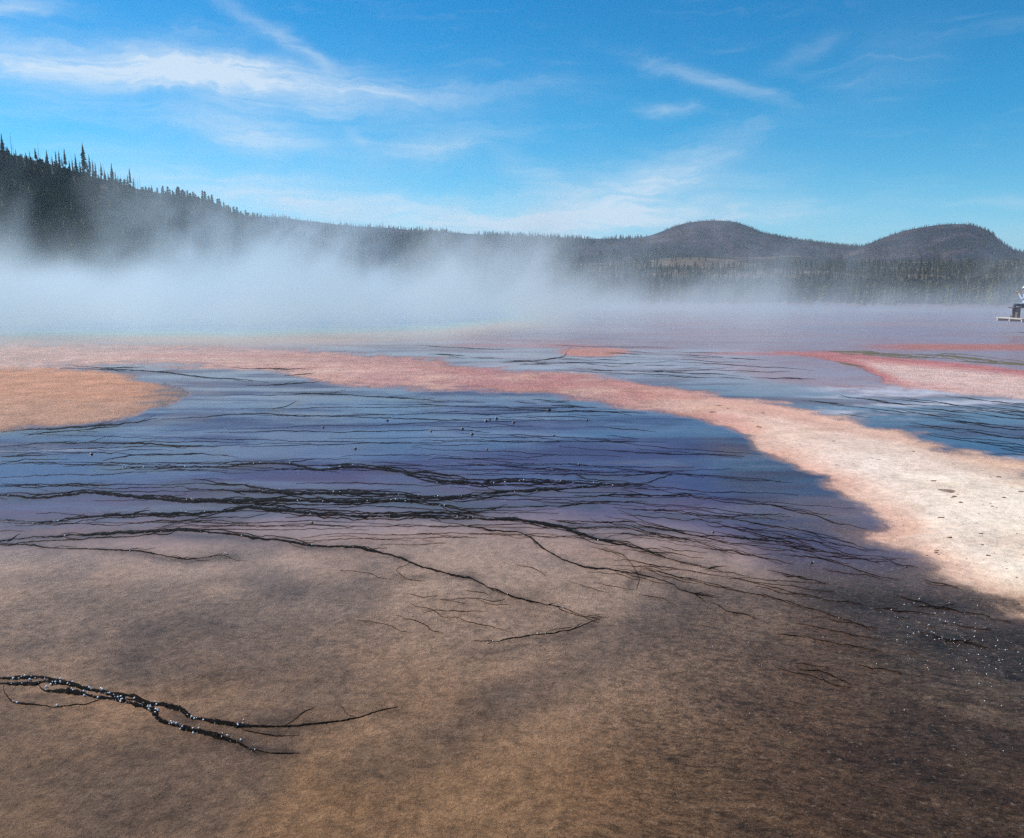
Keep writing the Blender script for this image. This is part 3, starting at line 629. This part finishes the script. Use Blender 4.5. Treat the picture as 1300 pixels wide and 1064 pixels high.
CONE = []
for i in range(8):
    wd = [1.5, 1.8, 2.1, 1.3, 2.4, 1.6, 1.9, 1.2][i]
    CONE.append((mesh_of('crown', conifer_crown(12, wd, rt, 17, 7, [.12, .2, .05, .3, .08, .15, .03, .25][i], [.1, .15, .08, .3, .1, .12, .05, .3][i]), needle), mesh_of('trunk', trunk_geo(11.6, .17, rng=rt), bark)))
SNAG = [mesh_of('trunk', trunk_geo(12, .17, 6, 5, rt.uniform(-.04, .04), rt, 10), grey_wood) for _ in range(4)]
def tree_at(x, y, z, h, var, label, group=None, wide=1.0):
    root = empty('conifer', (x, y, z - .25), rt.random() * 6.28); root.scale = (h / 12 * wide, h / 12 * wide, h / 12)
    tag(root, label, 'tree', group)
    for me in (CONE[var][0], CONE[var][1]):
        o = bpy.data.objects.new(me.name, me); COL.objects.link(o); o.parent = root
    return root
def snag_at(x, y, z, h, var, label, group=None):
    o = bpy.data.objects.new('dead_tree', SNAG[var]); COL.objects.link(o); o.location = (x, y, z - .2); o.rotation_euler = (0, 0, rt.random() * 6.28); o.scale = (h / 12,) * 3
    tag(o, label, 'tree', group); return o
def top_h(hill, qx, hpx, u=1.0):
    x, y, z = (float(q) for q in hill.point(qx, u)); return x, y, z, hpx * math.hypot(x, y) / FPX
CREST = [(2.5, 18, 3, 'narrow dark conifer on the left hill crest at the very left edge of the picture'), (20, 19, 4, 'broad dark conifer on the left hill crest, the first full one from the left'),
 (60, 13, 1, 'short dark conifer beside a tall bare pole on the left hill crest'), (74, 14, 4, 'stout dark conifer alone in a gap left of the thin trees on the crest'),
 (119, 31, 1, 'tallest dark conifer on the left hill crest, standing clear against the sky'), (153, 19, 4, 'bushy dark conifer standing apart near the lower end of the crest trees'),
 (175, 20, 3, 'ragged thin-crowned conifer beside three bare poles on the crest'), (201, 8, 2, 'lone small conifer at the foot of the sloping crest, last one before the bare edge')]
for qx, hp, v_, lb in CREST:
    x, y, z, h = top_h(WH, qx, hp); tree_at(x, y, z, h * 1.05, v_, lb)
for qx, hp, v_ in [(8, 9, 0), (26, 9, 6), (36, 8, 5), (48, 7, 2), (53, 9, 0), (80, 10, 6), (85, 16, 0), (89, 17, 5), (92, 12, 7), (96, 21, 3), (101, 11, 6), (105, 12, 0), (109, 19, 7), (114, 13, 5), (123, 15, 6), (126, 22, 7), (130, 17, 0), (133, 16, 5), (140, 17, 3), (144, 11, 6), (148, 9, 2), (157, 12, 0), (160, 9, 6), (170, 9, 5), (172, 13, 3), (179, 12, 7), (193, 6, 2)]:
    x, y, z, h = top_h(WH, qx, hp, .995); lb = {85: 'slim conifer on the crest just right of the stout one in the gap', 89: 'slim conifer left of the tall feathery one midway along the crest', 96: 'tall feathery ragged conifer midway along the left hill crest', 109: 'tall narrow spire-like conifer left of the tallest crest conifer',
          126: 'tall thin conifer just right of the tallest crest conifer', 130: 'thin-leaved conifer second to the right of the tallest crest conifer', 133: 'slender conifer in the clump right of the tallest crest conifer', 140: 'pointed conifer left of the bushy one near the lower crest end'}.get(qx)
    tree_at(x, y, z, h * 1.05, v_, lb or 'small slim dark conifer in the row along the left hill crest', None if lb else 'slim conifers along the hill crest')
for i, (qx, hp) in enumerate([(31, 24), (33, 12), (64, 21), (66, 10), (78, 11), (94, 12), (104, 17), (112, 14), (137, 13), (143, 17), (163, 11), (168, 12), (181, 15), (184, 14), (187, 16), (197, 10), (276, 9), (289, 10), (292, 6), (117, 12), (129, 19)]):
    x, y, z, h = top_h(WH, qx, hp)
    lb, gp = 'thin bare grey dead tree standing on the left hill crest', 'bare dead poles along the hill crest'
    if i == 0: lb, gp = 'tall bare pole between two far left conifers on the hill crest', None
    if i == 2: lb, gp = 'tall bare pole rising beside a short conifer on the hill crest', None
    if qx in (181, 187): lb, gp = {181: 'bare pole at the left of three poles near the lower crest end', 187: 'bare pole at the right of three poles near the lower crest end'}[qx], None
    if qx == 129: lb, gp = 'tall bare pole among the conifers right of the tallest crest conifer', None
    snag_at(x, y, z, h, i % 4, lb, gp)
# slopes: the nearest, largest ones singly, the rest of the wood as one mass
def jitter_points(hill, n_, x0, x1, u0, u1, keep=None):
    out = []
    while len(out) < n_:
        qx = rt.uniform(x0, x1); u = rt.uniform(u0, u1)
        if keep and not keep(qx, u): continue
        x, y, z = hill.point(qx, u); out.append((float(x), float(y), float(z), qx, u))
    return out
lower = jitter_points(WH, 105, 0, 330, .10, .50)
for (x, y, z, qx, u) in lower:
    lb = ('olive-green conifer low on the left hillside near the left edge' if qx < 110 else 'olive-green conifer low on the middle of the left hillside' if qx < 220 else 'olive-green conifer where the left hillside runs down to the right')
    tree_at(x, y, z, rt.uniform(8, 14), rt.randrange(8), lb, lb.replace('conifer', 'conifers', 1))
for k in range(85):    # by the far shore
    qx = rt.uniform(820, 1300); a = float(px_to_az(qx)); r = rt.uniform(285, 350); zz = float(gz0(r))
    edge_tree = 1 if qx > 1180 else 0
    tree_at(r * math.sin(a), r * math.cos(a), zz, rt.uniform(3, 8) + 2 * edge_tree * rt.random(), rt.randrange(8), 'dark conifer in the wood edge on the far right shore', 'conifers at the far right shore')
for k in range(40):
    qx = rt.uniform(1195, 1310); a = float(px_to_az(qx)); r = rt.uniform(278, 300)
    snag_at(r * math.sin(a), r * math.cos(a), float(gz0(r)), rt.uniform(4, 8), k % 4, 'thin bare trunk in front of the wood edge at the right shore', 'bare trunks at the right shore')
def wood(name, pts, hs, label, whorls=9, per=5):
    protos = []
    for i in range(6):
        g = conifer_crown(1.0, rt.uniform(.13, .21), rt, whorls, per, rt.choice([.08, .15, .25]), .1); b0 = len(g[0])
        vs = [(a, b, c) for a, b, c in g[0]] + [(-.012, 0, -.03), (.012, 0, -.03), (0, 0, .5), (0, -.012, -.03), (0, .012, -.03)]
        fs = g[1] + [(b0, b0 + 1, b0 + 2), (b0 + 3, b0 + 4, b0 + 2)]
        protos.append((np.array(vs), np.array(fs)))
    VV, FF = [], []; off = 0
    for p, h in zip(pts, hs):
        v_, f_ = protos[rt.randrange(6)]; a = rt.random() * 6.28; c_, s_ = math.cos(a) * h, math.sin(a) * h; w_ = rt.uniform(.8, 1.25)
        q = np.stack([(v_[:, 0] * c_ - v_[:, 1] * s_) * w_ + p[0], (v_[:, 0] * s_ + v_[:, 1] * c_) * w_ + p[1], v_[:, 2] * h + p[2] - .2], 1)
        VV.append(q); FF.append(f_ + off); off += len(v_)
    o = link_mesh(name, fast_mesh(name, np.concatenate(VV), np.concatenate(FF)), needle, smooth=False); o['kind'] = 'stuff'; o['label'] = label; return o
def clear(hill, thr, sc_):   # gaps in the wood
    return lambda qx, u: float(fbm(np.array([qx]), np.array([u * 260]), sc_, 3, .6, 77)[0]) > thr
pts = jitter_points(WH, 3600, -260, 470, .02, 1.0, clear(WH, -.42, 45))
wood('conifer_wood', pts, [rt.uniform(6, 12) * (1 - (.68 if p[3] < 185 else .86) * float(sstep(.72, .97, p[4]))) for p in pts], 'dark conifer wood covering the left hillside', 9, 5)
pts = jitter_points(LR, 5200, 180, 900, .06, .99, clear(LR, -.05, 50)) + jitter_points(LR, 170, 240, 850, .985, 1.0)
wood('conifer_wood', pts, [rt.uniform(3, 8) if p[4] > .95 else rt.uniform(5, 13) for p in pts], 'distant wood on the long ridge in the middle', 5, 4)
pts = jitter_points(WB, 3400, 600, 1400, .0, .93, lambda qx, u: not (u > .62 and (835 < qx < 985 or 985 < qx < 1090) and rt.random() < .93))
wood('conifer_wood', pts, [rt.uniform(2.8, 6) for p in pts], 'dark wood on the low rise in front of the two buttes', 6, 4)
pts = jitter_points(B1, 420, 840, 1100, .985, 1.0) + jitter_points(B1, 1100, 740, 1200, .05, .97, clear(B1, .0, 30)) + jitter_points(B1, 350, 930, 1110, .85, 1.0)
wood('conifer_wood', pts, [rt.uniform(2.5, 4.5) if p[4] > .97 else rt.uniform(3, 7.5) for p in pts], 'scattered tiny conifers on the left rounded butte', 5, 4)
pts = jitter_points(B2, 230, 1090, 1330, .985, 1.0) + jitter_points(B2, 900, 1060, 1400, .05, .97, clear(B2, .05, 30)) + jitter_points(B2, 420, 1236, 1330, .55, 1.0)
wood('conifer_wood', pts, [rt.uniform(2.5, 4.5) if p[4] > .97 else rt.uniform(3, 7.5) for p in pts], 'scattered tiny conifers on the right rounded butte', 5, 4)
pts = []
for k in range(1500):
    qx = rt.uniform(330, 1420); a = float(px_to_az(qx)); r = rt.uniform(310, 470); pts.append((r * math.sin(a), r * math.cos(a), float(gz0(r)), qx, 0))
wood('conifer_wood', pts, [rt.uniform(5, 9) for p in pts], 'dark wood behind the far shore', 8, 5)

# ------------------------------------------------------------------ small stones in the sheet of water
stone_m = simple('wet_stone', (.05, .042, .035), .35, .5, 20, .01)
for i, (qx, qy, s_) in enumerate([(697, 521, 5), (617, 535, 5), (630, 532, 4), (622, 533, 3), (652, 537, 4), (587, 545, 4), (599, 552, 4.5), (547, 548, 3), (618, 571, 3), (703, 553, 3), (492, 534, 3), (410, 543, 3), (735, 590, 3), (396, 664, 4), (116, 577, 4), (451, 570, 3.5), (745, 534, 3), (1030, 715, 4), (905, 676, 3.5), (1150, 720, 3)]):
    x, y, z = ground_at(qx, qy); r = s_ * math.hypot(x, y) / FPX * .40
    vs, fs = [], []; rs = random.Random(i)
    vs.append((0, 0, r * 1.1))
    for j, (zz, q) in enumerate([(.75, .65), (.2, 1.0), (-.3, .95)]):
        for k in range(8):
            a = k * .785 + j * .3; w_ = r * q * rs.uniform(.75, 1.3); vs.append((math.cos(a) * w_ * 1.25, math.sin(a) * w_, zz * r * rs.uniform(.8, 1.2)))
    for k in range(8): fs.append((0, 1 + k, 1 + (k + 1) % 8))
    for j in range(2):
        for k in range(8): fs.append((1 + j * 8 + k, 9 + j * 8 + k, 9 + j * 8 + (k + 1) % 8, 1 + j * 8 + (k + 1) % 8))
    o = link('stone', vs, fs, stone_m); o.location = (x, y, z + .005)
    lb, gp = 'small dark stone lying in the shallow blue water', 'stones in the shallow water'
    if i == 0: lb, gp = 'dark stone nearest the pink crust, alone in the blue shallows', None
    if i in (1, 2, 3, 4): lb, gp = 'small dark stone in the tight cluster in the middle of the blue shallows', 'stone cluster in the blue shallows'
    if i == 14: lb, gp = 'small dark stone between black edges at the left of the blue sheet', None
    if i == 17: lb, gp = 'dark stone on the wet violet strip left of the pale crust', None
    if i == 13: lb, gp = 'dark pebble on the grey flat between two black terrace edges', None
    tag(o, lb, 'stone', gp)
glint_m, t = material('painted_glint')  # pale domes added for sun glints, their brightness put into the colour
b = t.n('ShaderNodeBsdfPrincipled', {'Base Color': (.90, .89, .87, 1), 'Roughness': .28, 'IOR': 1.4}); t.n('ShaderNodeOutputMaterial', {'Surface': b.outputs[0]})
vs, fs = [], []; rs = random.Random(12)
def glint(qx, qy, sz):
    x, y, z = ground_at(qx, qy); r = sz * math.hypot(x, y) / FPX * .36; b0 = len(vs); z += r * .25 + .004
    for zz, q in ((-.3, 1.0), (.45, .85), (.85, .45)):
        for k in range(6): vs.append((x + r * q * math.cos(k * 1.047) * rs.uniform(.8, 1.3), y + r * q * math.sin(k * 1.047), z + zz * r))
    vs.append((x, y, z + r))
    for j in range(2):
        for k in range(6): fs.append((b0 + j * 6 + k, b0 + j * 6 + (k + 1) % 6, b0 + j * 6 + 6 + (k + 1) % 6, b0 + j * 6 + 6 + k))
    for k in range(6): fs.append((b0 + 12 + k, b0 + 12 + (k + 1) % 6, b0 + 18))
for (pts, wd, a_, b_), n_ in zip(CH, (85, 40, 120, 14, 10, 8, 0, 0, 0, 0)):
    p = resample(pts, 2.0); lim = int(len(p) * (.68 if n_ == 85 else 1))
    for k in range(n_):
        c = p[min(lim - 1, int(rs.gauss(.5, .28) * lim) % lim)]; glint(c[0] + rs.gauss(0, 2), c[1] + rs.gauss(0, wd * .28), rs.choice([.7, .9, 1.2, 1.6, 2.2, 3.6]))
for pts, wd in MAJOR[:8]:
    p = resample(pts, 2.0)
    for k in range(int(wd * 5)): c = p[rs.randrange(len(p))]; glint(c[0], c[1] + rs.gauss(0, wd * .25), rs.choice([1.0, 1.3, 1.8, 2.3]))
for k in range(130):
    u = rs.random(); glint(1150 + 130 * u + rs.gauss(0, 26), 775 + 75 * u + rs.gauss(0, 16), rs.choice([.6, .7, .9, 1.2, 1.7]))
for k in range(60): glint(rs.uniform(860, 1300), rs.uniform(700, 960), rs.choice([.8, 1.0, 1.5]))
o = link('sun_glints', vs, fs, glint_m); tag(o, 'small white domes whose pale colour stands in for sun glints', kind='stuff')
# flakes of dark crust on the pale ridge
flake_m = simple('dark_crust', (.15, .07, .045), .8, .5, 25)
vs, fs = [], []; rs = random.Random(9); made = 0
while made < 110:
    qx = rs.uniform(870, 1320); qy = rs.uniform(515, 770)
    if inside(qx, qy, MP) < 7: continue
    if rs.random() > .35 + .65 * (vnoise(np.array([qx / 45]), np.array([qy / 22]), 3)[0] > .5): continue
    x, y, z = ground_at(qx, qy); mp = math.hypot(x, y) / FPX; a = rs.random() * 6.28; b0 = len(vs); l = rs.uniform(.8, 2.6) * mp * rs.choice([.5, .7, 1.4]); n_ = 7
    ring_ = [(math.cos(k * .897) * l * rs.uniform(.6, 1.4) * 1.2, math.sin(k * .897) * l * rs.uniform(.5, 1.2)) for k in range(n_)]
    hz = .035
    vs += [(x + u, y + v_, z - .006) for u, v_ in ring_] + [(x + u * .6 + .005, y + v_ * .6, z + l * .22 * rs.uniform(.4, 1.1)) for u, v_ in ring_] + [(x, y, z + l * .15)]
    for k in range(n_): fs += [(b0 + k, b0 + (k + 1) % n_, b0 + n_ + (k + 1) % n_, b0 + n_ + k), (b0 + n_ + k, b0 + n_ + (k + 1) % n_, b0 + 2 * n_)]
    made += 1
o = link('crust_flakes', vs, fs, flake_m); tag(o, 'dark flakes of broken crust scattered over the pale ridge', kind='stuff')

# ------------------------------------------------------------------ boardwalk, bench and visitor at the right edge
plank_m = simple('grey_planks', (.42, .39, .36), .8, .25, 4, .004); post_m = simple('dark_timber', (.11, .085, .075), .8, .3, 5, .004)
def boxes(parts):
    vs, fs = [], []
    for (x0, y0, z0, x1, y1, z1) in parts:
        b0 = len(vs); bv = min(.008, (x1 - x0) * .2, (y1 - y0) * .2, (z1 - z0) * .2)
        for z, i_ in ((z0, bv), (z0 + bv, 0), (z1 - bv, 0), (z1, bv)):
            vs += [(x0 + i_, y0 + i_, z), (x1 - i_, y0 + i_, z), (x1 - i_, y1 - i_, z), (x0 + i_, y1 - i_, z)]
        fs += [(b0 + 3, b0 + 2, b0 + 1, b0), (b0 + 12, b0 + 13, b0 + 14, b0 + 15)]
        for j in range(3):
            for k in range(4): a = b0 + j * 4 + k; b = b0 + j * 4 + (k + 1) % 4; fs.append((a, b, b + 4, a + 4))
    return vs, fs
BX, BY = 22.78, 37.2; DZ = .69
bw = empty('boardwalk', (BX, BY, 0)); tag(bw, 'raised grey plank boardwalk cut by the right edge of the picture', 'boardwalk')
pm = bpy.data.meshes.new('plank'); g = boxes([(0, 0, DZ - .05, .14, 2.0, DZ)]); pm.from_pydata(g[0], [], g[1]); pm.materials.append(plank_m)
for k in range(40):
    o = bpy.data.objects.new('plank', pm); COL.objects.link(o); o.parent = bw; o.location = (k * .152, rt.uniform(-.012, .012), rt.uniform(-.004, .004))
for y_ in (.0, .92, 1.86):
    g = boxes([(.02, y_, DZ - .17, 6.05, y_ + .09, DZ - .052)]); link('stringer', g[0], g[1], plank_m, bw, False)
for x_ in (1.8, 2.9, 4.2, 5.7):
    for y_ in (.02, 1.86): g = boxes([(x_, y_ + .005, -.3, x_ + .12, y_ + .075, DZ - .172)]); link('post', g[0], g[1], post_m, bw, False)
bn = empty('bench', (BX + .06, BY + .75, DZ)); tag(bn, 'plain plank bench on the boardwalk at the right edge', 'bench')
for y_ in (0, .16, .32): g = boxes([(0, y_, .44, 2.0, y_ + .145, .49)]); link('seat_plank', g[0], g[1], post_m, bn, False)
for x_ in (.20, 1.68): g = boxes([(x_, .03, 0, x_ + .13, .43, .438)]); link('leg', g[0], g[1], post_m, bn, False)
# visitor: one skinned body, hands raised to a camera
skin_m = simple('skin', (.52, .33, .25), .55, .1, 20); shirt_m = simple('pale_blue_jacket', (.40, .48, .62), .8, .15, 8, .006); trouser_m = simple('dark_trousers', (.055, .045, .085), .85, .2, 8, .006)
hat_m = simple('pale_hat', (.75, .72, .70), .8, .1, 10); hair_m = simple('dark_hair', (.03, .02, .015), .6, .3, 20); camera_m = simple('black_camera_body', (.02, .02, .022), .4, .2, 10); shoe_m = simple('brown_shoes', (.09, .06, .04), .7, .3, 12)
pp = empty('person', (BX + .66, BY + .95, DZ)); pp.rotation_euler = (0, 0, R(-28))
tag(pp, 'seated person in pale blue jacket and light hat raising a camera on the bench', 'person')
# local axes: -x is where the person looks, z up, seat top at .49
def skinned(name, J, E, rad, mat_fn, parent, sub=2, root=0):
    me = bpy.data.meshes.new(name); me.from_pydata(J, E, []); o = bpy.data.objects.new(name, me); COL.objects.link(o)
    sm_ = o.modifiers.new('skin', 'SKIN'); sm_.use_smooth_shade = True
    for i, q in enumerate(rad): me.skin_vertices[0].data[i].radius = (q, q) if not isinstance(q, tuple) else q
    for i in range(len(J)): me.skin_vertices[0].data[i].use_root = (i == root)
    s2 = o.modifiers.new('sub', 'SUBSURF'); s2.levels = sub; s2.render_levels = sub
    dg = bpy.context.evaluated_depsgraph_get(); dg.update(); em = bpy.data.meshes.new_from_object(o.evaluated_get(dg)); bpy.data.objects.remove(o)
    em.name = name; em.materials.clear()
    mats = mat_fn(None)
    for q in mats: em.materials.append(q)
    for f in em.polygons: f.material_index = mat_fn(f.center); f.use_smooth = True
    ob = bpy.data.objects.new(name, em); COL.objects.link(ob); ob.parent = parent; return ob
J = [(.02, 0, .60), (.03, 0, .76), (.02, 0, .93), (.0, 0, 1.06), (-.01, 0, 1.13), (-.03, 0, 1.20), (-.045, 0, 1.285), (-.035, 0, 1.36),
     (.0, .10, .59), (-.40, .13, .60), (-.42, .13, .30), (-.42, .13, .07), (-.54, .14, .045),
     (.0, -.10, .59), (-.40, -.13, .60), (-.44, -.13, .30), (-.40, -.13, .07), (-.52, -.14, .045),
     (.0, .19, 1.03), (-.10, .25, .80), (-.24, .10, 1.06), (-.285, .055, 1.135),
     (.0, -.19, 1.03), (-.12, -.25, .81), (-.25, -.10, 1.07), (-.285, -.055, 1.135)]
E = [(0, 1), (1, 2), (2, 3), (3, 4), (4, 5), (5, 6), (6, 7), (0, 8), (8, 9), (9, 10), (10, 11), (11, 12), (0, 13), (13, 14), (14, 15), (15, 16), (16, 17), (3, 18), (18, 19), (19, 20), (20, 21), (3, 22), (22, 23), (23, 24), (24, 25)]
rad = [.15, .145, .16, .12, .062, .075, .098, .075, .11, .078, .062, .048, .04, .11, .078, .062, .048, .04, .068, .055, .042, .034, .068, .055, .042, .034]
def bm_(c):
    if c is None: return [shirt_m, trouser_m, skin_m, shoe_m]
    if c.z > 1.12 or (c.x < -.235 and c.z > 1.03): return 2
    if c.z < .10: return 3
    if c.z < .66: return 1
    return 0
skinned('body', J, E, rad, bm_, pp)
for sg in (1, -1):      # fingers closed round the camera
    for k in range(5):
        zz = 1.115 + k * .016; y0 = sg * (.062 - (.012 if k == 0 else 0)); L = (.05, .062, .07, .066, .052)[k]
        if k == 0: Jf = [(-.285, y0, 1.12), (-.300, y0 * .75, 1.105), (-.315, y0 * .45, 1.10)]
        else: Jf = [(-.29, y0, zz), (-.29 - L * .55, y0 + sg * .012, zz + .012), (-.29 - L, y0 - sg * .012, zz + .014), (-.285 - L, y0 - sg * .035, zz + .010)]
        skinned('finger', Jf, [(i, i + 1) for i in range(len(Jf) - 1)], [.010, .0095, .009, .008][:len(Jf)], lambda c: [skin_m] if c is None else 0, pp, 1)
def ell(name, c, s_, mat, parent, n_=12, m_=8, z0=-1, z1=1):
    vs = [(c[0] + s_[0] * math.cos(a) * math.sqrt(max(0, 1 - zz * zz)), c[1] + s_[1] * math.sin(a) * math.sqrt(max(0, 1 - zz * zz)), c[2] + s_[2] * zz) for zz in [z0 + (z1 - z0) * math.sin((i / m_ - .5) * math.pi) / 2 + (z1 - z0) / 2 for i in range(m_ + 1)] for a in [k * 6.283 / n_ for k in range(n_)]]
    fs = [(i * n_ + k, i * n_ + (k + 1) % n_, (i + 1) * n_ + (k + 1) % n_, (i + 1) * n_ + k) for i in range(m_) for k in range(n_)]
    return link(name, vs, fs, mat, parent)
ell('hat', (-.03, 0, 1.36), (.118, .108, .095), hat_m, pp, 14, 8, -.15, 1); ell('hat_brim', (-.055, 0, 1.352), (.165, .145, .014), hat_m, pp, 16, 4)
ell('hair', (.012, 0, 1.29), (.095, .098, .10), hair_m, pp); ell('nose', (-.148, 0, 1.268), (.022, .014, .022), skin_m, pp, 8, 6); ell('mouth', (-.128, 0, 1.222), (.012, .026, .006), simple('lips', (.42, .18, .15), .5, .1), pp, 8, 4)
for sg in (1, -1): ell('eye', (-.128, sg * .034, 1.292), (.010, .014, .008), hair_m, pp, 8, 6); ell('ear', (-.03, sg * .102, 1.275), (.022, .012, .034), skin_m, pp, 8, 6)
cm = empty('camera_in_hand', (0, 0, 0)); cm.name = 'handheld_camera'; cm.location = pp.location; cm.rotation_euler = pp.rotation_euler; tag(cm, 'small black camera held up in the hands of the seated person', 'camera')
g = boxes([(-.345, -.055, 1.112, -.305, .055, 1.185), (-.335, -.02, 1.183, -.315, .02, 1.198)]); link('camera_body', g[0], g[1], camera_m, cm, False)
vs = [(-.343 - .055 * i, .028 * math.cos(k * .524), 1.148 + .028 * math.sin(k * .524)) for i in (0, 1) for k in range(12)]
link('lens', vs, [(k, (k + 1) % 12, 12 + (k + 1) % 12, 12 + k) for k in range(12)] + [tuple(range(12, 24))], camera_m, cm)

# ------------------------------------------------------------------ steam over the hot pool (a real volume, evaluated on a grid)
ng = bpy.data.node_groups.new('steam_field', 'GeometryNodeTree')
ng.interface.new_socket('Geometry', in_out='OUTPUT', socket_type='NodeSocketGeometry')
q = NT(ng); S_MIN, S_MAX = (-78.0, 24.0, -2.2), (86.0, 128.0, 13.5)
P = q.n('GeometryNodeInputPosition').outputs[0]
drift = q.noise(q.v('MULTIPLY', P, (.055, .05, .05)), 1.0, 3, .55, 0, 1)
Pd = q.v('ADD', P, q.v('MULTIPLY', q.v('SUBTRACT', drift, (.5, .5, .5)), (11.0, 11.0, 5.0)))
X, Yq, Z = q.sep(P); Xd, Yd, Zd = q.sep(Pd)
up_ = q.m('ADD', Z, q.m('MULTIPLY', q.m('MAXIMUM', q.m('SUBTRACT', Yq, 45.0), 0.0), .017))    # height above the falling flat
plume = q.noise(q.v('MULTIPLY', Pd, (.085, .05, .015)), 1.0, 3, .6)
left = q.mr(X, -14.0, 18.0, 1.0, 0.0)
right = q.mr(X, 4.0, 36.0, 1.0, 0.0)
top = q.m('MULTIPLY', q.m('ADD', 1.5, q.m('MULTIPLY', left, .8)), q.mr(plume, .34, .68, .65, 1.6))
low_ = q.mr(X, -36.0, -24.0, .0, 1.0)
Ps = q.xyz(q.m('SUBTRACT', Xd, q.m('MULTIPLY', Z, .55)), Yd, Z)
puff = q.noise(q.v('MULTIPLY', Ps, (.24, .17, .15)), 1.0, 7, .62, .5)
front = q.mr(Yd, q.m('ADD', 18.0, q.m('MULTIPLY', left, -5.0)), q.m('ADD', 45.0, q.m('MULTIPLY', left, -9.0)))
back = q.mr(Yq, 126.0, 95.0)
side = q.m('MULTIPLY', q.mr(X, -77, -60), q.mr(X, 85, 70))
hf1 = q.mr(up_, q.m('MULTIPLY', top, .3), q.m('MULTIPLY', top, 2.1), 1.0, 0.0)
hf2 = q.mr(up_, 1.5, q.m('ADD', 4.9, q.m('MULTIPLY', q.m('MULTIPLY', q.mr(plume, .38, .66), low_), 9.5)), 1.0, 0.0)
amt = q.m('ADD', q.m('MULTIPLY', left, .062), q.m('ADD', q.m('MULTIPLY', right, .018), .0105))
bank = q.m('MULTIPLY', hf1, q.mr(puff, .36, .62, .22, 1.15))
amt2 = q.m('ADD', q.m('MULTIPLY', left, .092), q.m('ADD', q.m('MULTIPLY', right, .022), .019))
wisp = q.m('MULTIPLY', q.m('MULTIPLY', q.mr(puff, .515, .635), hf2), q.mr(plume, .36, .60, .12, 1.0))
dens = q.m('ADD', q.m('MULTIPLY', amt, bank), q.m('MULTIPLY', amt2, wisp))
dens = q.m('MULTIPLY', q.m('MULTIPLY', dens, q.m('MULTIPLY', front, back)), side)
dens = q.m('MULTIPLY', dens, q.m('GREATER_THAN', up_, -.4))
vc = q.n('GeometryNodeVolumeCube', {'Density': dens, 'Background': 0.0, 'Min': S_MIN, 'Max': S_MAX, 'Resolution X': 400, 'Resolution Y': 200, 'Resolution Z': 76})
steam_m, t = material('steam')
vp = t.n('ShaderNodeVolumePrincipled', {'Color': (.66, .78, .85, 1), 'Density': 1.0, 'Anisotropy': .2}); vp.inputs['Density Attribute'].default_value = 'density'
t.n('ShaderNodeOutputMaterial', {'Volume': vp.outputs[0]})
sm_n = q.n('GeometryNodeSetMaterial', {'Geometry': vc.outputs[0]}); sm_n.inputs['Material'].default_value = steam_m
go = q.n('NodeGroupOutput'); q.l.new(sm_n.outputs[0], go.inputs[0])
sme = bpy.data.meshes.new('steam'); sto = bpy.data.objects.new('steam', sme); COL.objects.link(sto)
mod = sto.modifiers.new('steam_field', 'NODES'); mod.node_group = ng; sme.materials.append(steam_m)
tag(sto, 'white steam drifting off the hot pool', kind='stuff')

# ------------------------------------------------------------------ thin air between here and the hills
hz_m, t = material('thin_air'); vp = t.n('ShaderNodeVolumePrincipled', {'Color': (.58, .74, 1, 1), 'Density': .00011, 'Anisotropy': .2})
t.n('ShaderNodeOutputMaterial', {'Volume': vp.outputs[0]})
hb = boxes([(-3600, -3600, -6.2, 3600, 4700, 215)])
o = link('haze', hb[0], hb[1], hz_m, smooth=False); o['kind'] = 'stuff'; o['label'] = 'thin blue air over the basin'
